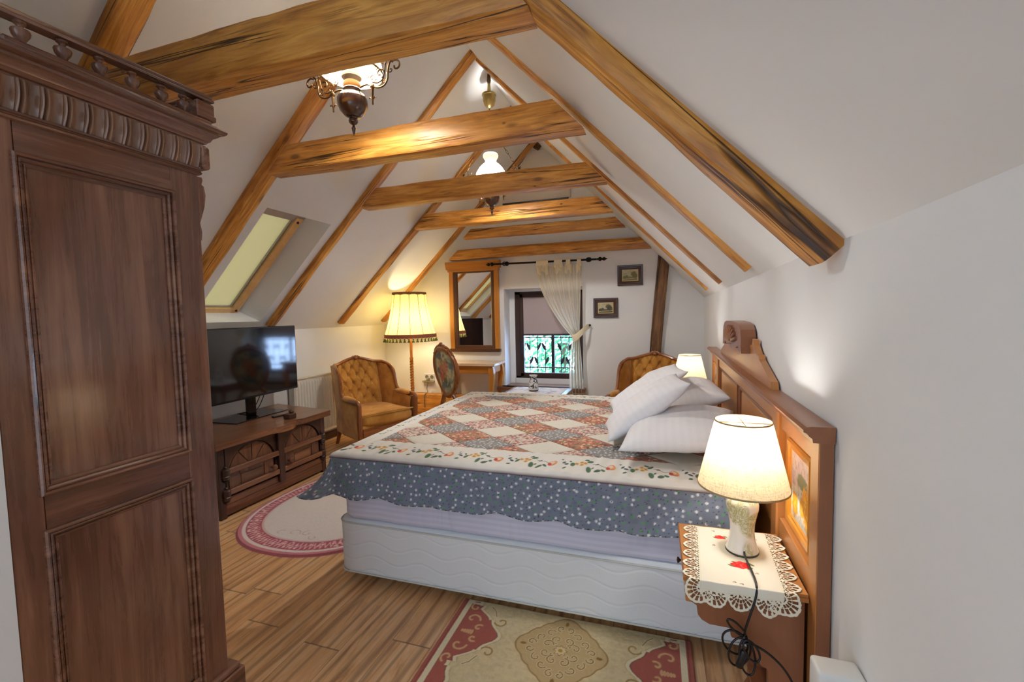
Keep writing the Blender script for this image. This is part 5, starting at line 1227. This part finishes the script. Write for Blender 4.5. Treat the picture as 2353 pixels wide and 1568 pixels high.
# lamp flex with its coil and switch
cd = solo('lamp_cord', MB().tube(smooth_path([(.291, 1.664, .658), (.291, 1.640, .650), (.297, 1.56, .645), (.297, 1.50, .643), (.292, 1.474, .620), (.278, 1.468, .57), (.264, 1.466, .52), (.259, 1.466, .49), (.262, 1.464, .47), (.285, 1.462, .470), (.33, 1.46, .448), (.372, 1.46, .405), (.40, 1.46, .345), (.42, 1.46, .25), (.43, 1.45, .10), (.44, 1.44, .01)], 8), .0034, 8), BLACKP, 'black lamp cord hanging over the lace doily with a coiled bundle', 'cord', loc=(.29, 1.46, .3), smooth=80)
m = MB()
for (rx, rz_, ang, dy) in ((.030, .055, .3, .0), (.022, .062, -.15, -.008), (.042, .040, .9, .004), (.018, .04, -.6, -.012)):
    pts = []
    for k in range(28):
        a = 2 * PI * k / 28; u, v = rx * math.sin(a), rz_ * (math.cos(a) - 1); pts.append((.258 + u * math.cos(ang) + v * math.sin(ang) * .8, 1.460 + dy + .004 * math.sin(a), .488 - u * math.sin(ang) + v * math.cos(ang) * .9))
    m.tube(pts, .0032, 7, True)
for (rx, rz_, ang) in ((.016, .03, .5),):
    m.tube([(.256 + rx * math.sin(2 * PI * k / 20) - .02 + .02 * math.cos(2 * PI * k / 20), 1.46, .492 + rz_ * (1 - math.cos(2 * PI * k / 20)) * .8) for k in range(20)], .0032, 7, True)
ob('coil', m, BLACKP, cd, smooth=80)
m = MB().box(-.011, .011, -.009, .009, -.032, .032, .008, 3); R_ = Matrix.Rotation(.28, 3, 'Y'); m.v = [tuple(R_ @ Vector(p) + Vector((.250, 1.452, .425))) for p in m.v]
ob('inline_switch', m, BLACKP, cd); ob('cord_tie', MB().lathe([(.008, -.006), (.010, 0), (.008, .006)], (.259, 1.462, .488), 12), BLACKP, cd)

# ------------------------------------------------------------------ lace doily (real holes)
Lu, Lv = .345, .47; st = .0014
U, V = np.meshgrid(np.arange(0, Lu, st), np.arange(0, Lv, st))
bu0, bu1, bv1 = .058, .287, .408
cu_ = np.clip(U, bu0, bu1); cv_ = np.clip(V, 0.0, bv1); dist = np.hypot(U - cu_, V - cv_)
keep = np.zeros(U.shape, bool); Rf = .047
fans = [((bu0, .031 + .063 * k), (-1, 0)) for k in range(6)] + [((bu1, .031 + .063 * k), (1, 0)) for k in range(6)] + [((bu0 + .0385 + .0765 * k, bv1), (0, 1)) for k in range(3)] + [((bu0 + .004, bv1 - .004), (-.7, .7)), ((bu1 - .004, bv1 - .004), (.7, .7))]
shade_ = np.zeros(U.shape)
for (c0, dr) in fans:
    wv = .0315 if dr[1] == 0 else .038
    a = (U - c0[0]) * dr[0] + (V - c0[1]) * dr[1]; b = -(U - c0[0]) * dr[1] + (V - c0[1]) * dr[0]
    if abs(dr[0]) == .7: a = a / .99; b = b / .99; wv = .045
    r = np.hypot(a / .056, b / (wv * 1.04)); th = np.arctan2(b, a + 1e-9); inside = (a > -.004) & (r < 1 + .035 * np.abs(np.cos(th * 9)))
    fr = np.abs(((th / PI * 9) % 1) - .5); ray = fr < .20
    ring = (np.abs(r - .30) < .05) | (np.abs(r - .56) < .03) | (r > .86) | (r < .12)
    band = (r > .56) & (fr < .30)
    keep |= inside & (ray | ring | (band & (r > .7) & (fr < .26)))
net = (dist < .016) & ((((U * 160).astype(int) + (V * 160).astype(int)) % 2 == 0) | (dist < .005)); keep |= net & (U > .0) & ((U < bu0) | (U > bu1) | (V > bv1))
body = (U >= bu0) & (U <= bu1) & (V <= bv1); keep |= body
im = np.zeros(U.shape + (3,)); im[:] = rgb(236, 230, 208); paint(im, body.astype(float), rgb(234, 228, 210))
paint(im, sm(.003 - np.abs(dist - .0), 0, .002) * (~body) * .5, rgb(216, 206, 170))
def srose(c, s):
    for (dx, dy, rx, ry, an) in ((-.028, .012, .016, .006, .5), (.03, -.012, .016, .006, .6), (.026, .014, .012, .006, -.5), (-.02, -.016, .01, .004, .2)): paint(im, sm(1 - dell(U, V, (c[0] + dx * s, c[1] + dy * s), rx * s, ry * s, an), -.05, .3), rgb(110, 130, 80))
    paint(im, sm(1.05 - dell(U, V, c, .030 * s, .022 * s) - .4 * (fbm(U, V, 90, 3) - .5), -.02, .12), rgb(222, 46, 44)); paint(im, sm(fbm(U, V, 160, 5), .5, .62) * sm(1 - dell(U, V, c, .026 * s, .018 * s), 0, .2) * .7, rgb(246, 110, 96))
du0, dy0 = .104, 1.868                      # u -> x, v -> y
srose((.288 - du0, dy0 - 1.612), 1.0); srose((.235 - du0, dy0 - 1.795), .62)
for k in range(14):
    c0 = (bu0 + .02 + random.random() * (bu1 - bu0 - .04), .02 + random.random() * .37); paint(im, sm(1 - dell(U, V, c0, .008, .0035, random.random() * 3), -.05, .3) * .8, rgb(170, 160, 130)); paint(im, sm(1 - dell(U, V, (c0[0] + .004, c0[1] + .003), .003, .003), -.05, .3), rgb(170, 110, 110))
shear = .03 * (V / Lv)
edge_v = dy0 - 1.487; ov = np.maximum(V - edge_v, 0); on = np.minimum(V, edge_v)
X = du0 + U - shear + .006 * np.sin(V * 30) * (ov > 0) * (ov / .1); Y = dy0 - on - .0015 - .006 * (1 - np.exp(-ov / .01)) - .006 * np.sin(U * 60) * np.clip(ov / .05, 0, 1) - .01 * np.clip(ov / .1, 0, 1); Zz = .6365 + .0006 * np.sin(U * 70) * np.cos(V * 55) - np.maximum(ov - .004, 0) * .96
LACE = vcmat('cotton_lace', .9, .15, (400, .25, .001))
dz = cgrid('doily', X, Y, Zz, im, LACE, None, loc=(.27, 1.66, .636), mask=keep, smooth=40, thick=.0012)
tag(dz, 'cream lace doily with red roses under the near table lamp', 'doily')

# ================================================================== RUGS
g = G('rug_pile'); g.bump(g.noise(None, 420, 3, .7), .5, .004); RUG = g.done(g.attr('Col'), .95, .1, sheen=.2)
def rug_mesh(name, lab, x0, x1, y0, y1, paintf, shape=None, st=.0032):
    nx, ny = int((x1 - x0) / st), int((y1 - y0) / st); U, V = np.meshgrid(np.linspace(x0, x1, nx), np.linspace(y0, y1, ny)); im = np.zeros(U.shape + (3,)); Z = np.full(U.shape, .013); Z = paintf(U, V, im, Z); mask = None
    if shape is not None: mask = shape(U, V)
    else: Z[0, :] = Z[-1, :] = .0005; Z[:, 0] = Z[:, -1] = .0005
    loc = ((x0 + x1) / 2, (y0 + y1) / 2, 0.0)
    o = cgrid(name, U, V, Z, im, RUG, None, loc=loc, mask=mask, smooth=60); return tag(o, lab, 'rug')
def rect_rug(U, V, im, Z):
    cx, cy = -.4025, 1.836; a = np.abs(U - cx); hx = .5535; e = hx - a; b = np.abs(V - cy); ey = np.minimum(2.058 - V, V - 1.48)
    CR = rgb(228, 208, 162); RD = rgb(178, 100, 86); TAN = rgb(196, 168, 116); IV = rgb(236, 224, 188)
    im[:] = CR; paint(im, sm(fbm(U, V, 60, 3), .4, .7) * .35, rgb(198, 180, 140)); paint(im, sm(fbm(U, V, 9, 4), .5, .7) * .25, rgb(226, 212, 178))
    # end medallions: red field between e .055 and a stepped, pointed inner outline
    inn = .115 + .13 * np.clip(1 - b / .16, 0, 1) ** .8 + np.where(b < .10, .012, 0) ; inn = np.where(b > .188, .088, inn); inn = np.where((V < 1.62), .105 + .02 * np.sin((1.62 - V) * 24), inn) + .006 * np.sin(b * 70)
    field = (e > .052) & (e < inn); paint(im, sm(inn + .018 - e, 0, .004) * (e > .05) * 1.0, IV); paint(im, sm(np.abs(inn + .022 - e), .003, 0) * (e > .05) * .8, TAN); paint(im, field.astype(float), RD)
    paint(im, sm(.004 - np.abs(e - inn), 0, .003) * (e > .05) * .7, rgb(120, 60, 50))
    Sg = np.where(U < cx, -1, 1)
    for sy in (-1, 1):
        for (ca, cb, r0, a0, a1) in ((.10, .085, .040, 0, 4.6), (.085, .17, .030, 2.0, 6.6), (.15, .035, .022, 1.0, 5.2)):
            sp = spiral((ca, sy * cb), r0, .006, a0 * sy, a1 * sy, 20); d = dpath(e, V - cy, sp); paint(im, field * sm(.0085 - d, 0, .004), rgb(206, 150, 112)); paint(im, field * sm(.0035 - d, 0, .002), rgb(226, 190, 140))
        sp = spiral((inn.max() * 0 + .245, sy * .10), .034, .008, 3.6 * sy, 9.0 * sy, 22); d = dpath(e, V - cy, sp); paint(im, sm(.0055 - d, 0, .003), rgb(176, 142, 84))
        d = dpath(e, V - cy, [(.21, sy * .13), (.19, sy * .17), (.165, sy * .19)]); paint(im, sm(.008 - d, 0, .004), IV); paint(im, sm(.0035 - d, 0, .002), rgb(176, 142, 84))
    for k in range(5): paint(im, field * sm(1 - dell(e, V - cy, (.13 - .012 * k, 0), .008, .02 - .002 * k), 0, .3), rgb(222, 176, 130))
    paint(im, (e < .052).astype(float), IV); paint(im, (e < .026).astype(float), RD); paint(im, sm(.003 - np.abs(e - .020), 0, .002) * .6, rgb(120, 60, 54))
    key = (ey < .030) & (e > .052) & (e < .10); paint(im, key.astype(float), IV); paint(im, ((ey > .010) & (ey < .018) & (e > .062) & (e < .092)).astype(float), RD)
    # centre medallion
    u, v = (U - cx), (V - cy); th = np.arctan2(v / .215, u / .215); r = np.hypot(u, v) / .20
    dm = (np.abs(u) ** 1.25 + np.abs(v) ** 1.25) ** (1 / 1.25) / .205; lim = 1 + .035 * np.abs(np.sin(th * 8))
    paint(im, sm(lim - dm, 0, .03), rgb(206, 178, 128)); paint(im, sm(.03 - np.abs(dm - lim), 0, .02), rgb(170, 136, 84))
    GD = rgb(150, 116, 56)
    for q in range(4):
        an = q * PI / 2; ca, sa = math.cos(an), math.sin(an); x = u * ca + v * sa; y = -u * sa + v * ca
        for sy in (-1, 1):
            for (c0, r0, r1, a0, a1) in (((.062, sy * .026), .026, .005, PI * sy, -3.0 * sy), ((.135, sy * .020), .020, .005, PI * sy, -2.6 * sy), ((.095, sy * .062), .024, .005, -PI * .3 * sy, 4.0 * sy)):
                d = dpath(x, y, spiral(c0, r0, r1, a0, a1, 18)); paint(im, sm(.0075 - d, 0, .003), rgb(228, 210, 166)); paint(im, sm(.0036 - d, 0, .002), GD)
        paint(im, sm(1 - dell(x, y, (.17, 0), .016, .009), 0, .3), GD)
    paint(im, sm(1 - dell(u, v, (0, 0), .030, .030) + .12 * np.cos(4 * th + PI), 0, .2), rgb(226, 206, 160)); paint(im, sm(.12 - np.abs(dell(u, v, (0, 0), .026, .026) - 1 - .15 * np.cos(8 * th)), 0, .1), GD); paint(im, sm(1 - dell(u, v, (0, 0), .012, .012), 0, .3), rgb(190, 150, 60))
    lum = im.mean(-1); return Z + .003 * (fbm(U, V, 90, 6) - .5) + np.where(field, -.002, 0)
rug_mesh('rectangular_rug', 'cream and rose patterned rectangular rug on the floor in front of the bed', -.956, .151, 1.48, 2.058, rect_rug)
OC, OA, OB = (-2.36, 2.905), .67, .79
def orad(U, V): return (np.abs((U - OC[0]) / OA) ** 2.3 + np.abs((V - OC[1]) / OB) ** 2.3) ** (1 / 2.3)
def oval_rug(U, V, im, Z):
    r = orad(U, V); th = np.arctan2((V - OC[1]) / OB, (U - OC[0]) / OA); PK = rgb(206, 132, 140); DP = rgb(178, 92, 108); IV = rgb(226, 218, 214)
    im[:] = IV; paint(im, sm(fbm(U, V, 50, 2), .5, .7) * .2, rgb(212, 202, 198)); paint(im, sm(r, .765, .77), rgb(216, 190, 186)); paint(im, sm(r, .785, .79), DP)
    k = (th * 60 / PI) % 1; w = .855 + .03 * np.sin(th * 120); paint(im, sm(.030 - np.abs(r - w), 0, .02) * (r > .8) * (r < .91), rgb(226, 176, 176)); d, i = cells(th * .6, r * .6, .035, 4); paint(im, sm(.010 - d, 0, .004) * (r > .80) * (r < .91) * (i > .3), rgb(236, 200, 196))
    paint(im, sm(r, .915, .92), rgb(232, 220, 216)); paint(im, sm(r, .945, .95), PK); paint(im, sm(r, .975, .98), rgb(190, 110, 120))
    for (c0, r0, a0, a1) in (((-2.40, 2.38), .05, 0, 5), ((-2.30, 2.40), .04, 2, 7), ((-2.50, 2.36), .035, 1, 5), ((-2.22, 2.36), .03, 3, 8)):
        dd = dpath(U, V, spiral(c0, r0, .01, a0, a1)); paint(im, sm(.005 - dd, 0, .003) * .8, rgb(196, 176, 150))
    Z = np.where(r > .985, .0008, Z + .002 * (fbm(U, V, 80, 6) - .5)); return Z
rug_mesh('oval_rug', 'oval cream rug with rose pink border between TV stand and bed', OC[0] - OA - .01, OC[0] + OA + .01, OC[1] - OB - .01, OC[1] + OB + .01, oval_rug, lambda U, V: orad(U, V) < 1.0, .004)

# ================================================================== CHANDELIERS
OPAL = shade_mat('opal_glass', rgb(250, 244, 226), .62)
CLEARG = GLASS
BOWL = cabinet_wood('turned_dark_wood', 'Z', rgb(96, 62, 42), rgb(70, 42, 28), rgb(40, 22, 14), .18, .7, .8, .03)
CX = -1.452
def chandelier(lab, Y, hook):
    zr = 3.70; K = .86
    lat = lambda pr, c, n: MB().lathe([(r * K if r > 1e-5 else r, z) for r, z in pr], c, n)
    t = thing('hanging_lamp', lab, 'lamp', (CX, Y, 2.42), group='lit oil style hanging lamps under the ridge')
    c = (CX, Y, 0)
    ob('canopy', MB().lathe([(1e-6, 3.39), (.012, 3.392), (.045, 3.42), (.058, 3.46), (.06, 3.50), (.066, 3.505), (.066, 3.52), (.02, 3.525), (.012, zr - .08), (1e-6, zr - .02)], c, 28), plain('old_brass', rgb(150, 128, 76), .3, metal=.85), t)
    ob('rod', MB().tube([(CX, Y, 3.40), (CX, Y, 3.20)], .007, 8), BRONZE, t)
    ob('hook', MB().lathe([(.006, zr - .12), (.02, zr - .06), (.012, zr)], c, 8), BRONZE, t)
    ob('finial', lat([(1e-6, 2.418), (.006, 2.43), (.010, 2.445), (.013, 2.455), (.008, 2.464), (.006, 2.47), (.018, 2.476), (.026, 2.484), (.027, 2.494), (.022, 2.502), (.026, 2.506), (.024, 2.512), (1e-6, 2.512)], c, 20), BOWL, t)
    ob('bowl', lat([(1e-6, 2.508), (.03, 2.508), (.05, 2.518), (.074, 2.542), (.0865, 2.57), (.086, 2.595), (.074, 2.615), (.058, 2.625), (.05, 2.628), (1e-6, 2.628)], c, 36), BOWL, t)
    ob('neck_ring', lat([(1e-6, 2.626), (.050, 2.626), (.053, 2.632), (.048, 2.637), (.052, 2.642), (.050, 2.648), (1e-6, 2.648)], c, 28), BOWL, t)
    ob('collar', lat([(1e-6, 2.648), (.047, 2.648), (.049, 2.655), (.049, 2.672), (.045, 2.68), (1e-6, 2.68)], c, 28), honey('Z'), t)
    ob('burner', lat([(1e-6, 2.68), (.036, 2.68), (.044, 2.69), (.056, 2.70), (.058, 2.712), (.052, 2.716), (.05, 2.722), (.052, 2.726), (.050, 2.738), (.046, 2.744), (.048, 2.75), (.046, 2.762), (.03, 2.768), (1e-6, 2.768)], c, 28), plain('pewter', rgb(168, 158, 140), .35, metal=.7), t)
    sp = [(.178, 2.722), (.180, 2.726), (.178, 2.74), (.170, 2.775), (.152, 2.815), (.122, 2.855), (.088, 2.885), (.064, 2.90), (.058, 2.915), (.060, 2.925), (.072, 2.938), (.082, 2.955), (.083, 2.966), (.074, 2.982), (.038, 2.99)]; sp = [(r * K, z) for r, z in sp]
    s_ = ob('glass_shade', MB().shell(sp, c, 56), OPAL, t, recalc=False, smooth=80)
    ob('shade_ring', MB().shell([(r * K, z) for r, z in [(.176, 2.720), (.184, 2.720), (.184, 2.727), (.176, 2.727), (.176, 2.720)]], c, 56), plain('ring_brass', rgb(176, 160, 120), .4, metal=.6), s_)
    ob('chimney', MB().shell([(.030, 2.78), (.034, 2.83), (.03, 2.88), (.027, 2.98), (.029, 3.06)], c, 20), CLEARG, t, recalc=False)
    ob('bulb', MB().ell((CX, Y, 2.815), (.032, .032, .042), 14, 10), plain('lamp_bulb', (1, .93, .8), .4, emit=(1, .88, .68), es=8.0), t)
    for sg in (-1, 1):
        pp = lambda a, z, d=0: (CX + sg * a, Y + d, z)
        m = MB()
        main = smooth_path([pp(.048, 2.648), pp(.085, 2.655), pp(.115, 2.645), pp(.15, 2.63), pp(.185, 2.635), pp(.205, 2.66), pp(.21, 2.70), pp(.222, 2.735), pp(.25, 2.76), pp(.268, 2.785), pp(.272, 2.81)], 6)
        m.tube(main, .0048, 7)
        ma2 = smooth_path([pp(.12, 2.66), pp(.15, 2.652), pp(.178, 2.665), pp(.19, 2.695), pp(.2, 2.74), pp(.225, 2.775), pp(.25, 2.80)], 6); m.tube(ma2, .0032, 6)
        def sc_(ca, cz, r0, r1, a0, a1, rr=.004):
            m.tube([pp(p[0], p[1]) for p in spiral((ca, cz), r0, r1, a0, a1, 20)], rr, 6)
        sc_(.165, 2.695, .026, .006, -1.2, 5.2); sc_(.12, 2.68, .016, .004, 0, 5.5, .003); sc_(.182, 2.745, .020, .005, -1.0, 5.0, .0035); sc_(.205, 2.79, .024, .006, -1.2, 5.4); sc_(.255, 2.715, .030, .007, 2.4, -3.4, .0045); sc_(.232, 2.815, .018, .005, 0, 5.6, .003); sc_(.15, 2.725, .018, .004, .5, 6.2, .0026); sc_(.205, 2.83, .014, .003, 1, 6.5, .0025); sc_(.172, 2.775, .013, .003, 2, 7.5, .0025); sc_(.235, 2.765, .012, .003, 0, 5, .0025); sc_(.095, 2.695, .012, .003, 3, 9, .0025); sc_(.14, 2.66, .010, .003, 1, 6, .0025); sc_(.225, 2.70, .011, .003, 4, 9, .0025); sc_(.185, 2.655, .012, .003, 2, 8, .003)
        for zz in (2.655, 2.69, 2.73): m.ell(pp(.2 + (zz - 2.655) * .2, zz), (.006, .005, .009), 7, 5)
        m.tube([pp(.118, 2.65), pp(.118, 2.60), pp(.118, 2.565)], [.009, .006, .004], 7); m.ell(pp(.118, 2.64), (.014, .01, .014), 8, 6)
        for a in (-1, 1): m.tube([pp(.118, 2.575), pp(.118 + a * .014, 2.59), pp(.118 + a * .02, 2.584)], .003, 5)
        m.ell(pp(.118, 2.56), (.005, .005, .010), 7, 5); m.ell(pp(.272, 2.818), (.014, .012, .016), 8, 6); m.tube([pp(.272, 2.82), pp(.284, 2.835), pp(.29, 2.828)], .004, 5)
        ob('scroll_arm', m, BRONZE, t)
        a, b = Vector(pp(.262, 2.815)), Vector((CX + sg * .012, Y, 3.22)); n = 11; ch = MB(); d = (b - a)
        for k in range(n):
            p0 = a + d * (k / n); p1 = a + d * ((k + 1) / n); u = (p1 - p0).normalized(); w = Vector((0, 1, 0)) if k % 2 else u.cross(Vector((0, 1, 0))).normalized(); L = (p1 - p0).length * .62; mid = (p0 + p1) / 2
            ch.tube([mid + u * (L * math.cos(q)) + w * (.0075 * math.sin(q)) for q in [2 * PI * j / 12 for j in range(12)]], .0018, 5, True)
        ob('chain', ch, BRONZE, t)
    return t
CH1 = chandelier('hanging lamp with opal shade between the two nearest tie beams', 1.955, 0)
CH2 = chandelier('hanging lamp with opal shade farther back, half behind the third tie beam', 3.95, 0)

# ================================================================== WHITE WALL BOX
wx = thing('socket_box', 'white plastic socket box at the bottom right on the wall by the headboard end', 'socket', (.42, 1.23, .48))
ob('box', MB().box(.374, .476, 1.20, 1.27, .48, .613, .010, 3), WHITEP, wx)
ob('plug', MB().lathe([(1e-6, 0), (.014, .0), (.017, .004), (.017, .010), (1e-6, .012)], (.456, 1.203, .585), 16, Matrix.Rotation(PI / 2, 3, 'X')), BLACKP, wx)

# ================================================================== LIGHTS, SKY, CAMERA
def point(loc, p, col, r, name):
    l = bpy.data.lights.new(name, 'POINT'); l.energy = p; l.color = col; l.shadow_soft_size = r; o = bpy.data.objects.new(name, l); o.location = loc; C.objects.link(o); return o
WARM = (1.0, .80, .46); WARM2 = (1.0, .98, .95)
point((CX, 1.955, 2.77), 66, WARM2, .045, 'hanging_lamp_light')
point((CX, 3.95, 2.77), 112, WARM2, .045, 'hanging_lamp_light')
point((FLX, FLY, 1.39), 12.5, WARM, .09, 'floor_lamp_light')
point((.292, 1.714, 1.015), 5.2, WARM2, .03, 'table_lamp_light')
point((.285, 4.205, 1.0), 6.0, WARM2, .03, 'table_lamp_light')
w = bpy.data.worlds.new('World'); bpy.context.scene.world = w; w.use_nodes = True
nt = w.node_tree; bg = nt.nodes['Background']
tcw = nt.nodes.new('ShaderNodeTexCoord'); sx = nt.nodes.new('ShaderNodeSeparateXYZ'); nt.links.new(tcw.outputs['Generated'], sx.inputs[0])
rw = nt.nodes.new('ShaderNodeValToRGB'); mrw = nt.nodes.new('ShaderNodeMapRange'); nt.links.new(sx.outputs[1], mrw.inputs[0]); mrw.inputs[1].default_value = -1; mrw.inputs[2].default_value = 1
nt.links.new(mrw.outputs[0], rw.inputs[0]); rw.color_ramp.elements[0].position = .45; rw.color_ramp.elements[0].color = (.62, .74, .88, 1); rw.color_ramp.elements[1].position = .75; rw.color_ramp.elements[1].color = (3.4, 5.0, 8.0, 1)
nt.links.new(rw.outputs[0], bg.inputs[0]); bg.inputs[1].default_value = 1.15

f_px = 1019.784
Mr = Matrix(((0.95132388, 0.30745364, -0.02133402), (-0.00160031, -0.06429406, -0.99792971), (-0.30818877, 0.94938851, -0.06067245)))
cam = bpy.data.cameras.new('Camera'); co = bpy.data.objects.new('Camera', cam); C.objects.link(co)
right, down, fwd = Mr[0], Mr[1], Mr[2]
R = Matrix((right, -down, -fwd)).transposed().to_4x4()
co.rotation_euler = R.to_euler(); co.location = (0, 0, 1.5)
cam.sensor_fit = 'HORIZONTAL'; cam.sensor_width = 36.0; cam.lens = 36.0 * f_px / 2353.0; cam.clip_start = .02; cam.clip_end = 200
bpy.context.scene.camera = co

# bring the room to true size
done = set()
for o in bpy.data.objects:
    o.location = Vector(o.location) * S
    if o.type == 'MESH' and o.data.name not in done:
        done.add(o.data.name); o.data.transform(Matrix.Scale(S, 4)); o.data.update()
    for k in ('_w', '_loc'):
        if k in o.keys(): del o[k]
vs = bpy.context.scene.view_settings
vs.view_transform = 'Standard'; vs.look = 'None'; vs.exposure = 0.85; vs.gamma = 1.0; vs.use_curve_mapping = False
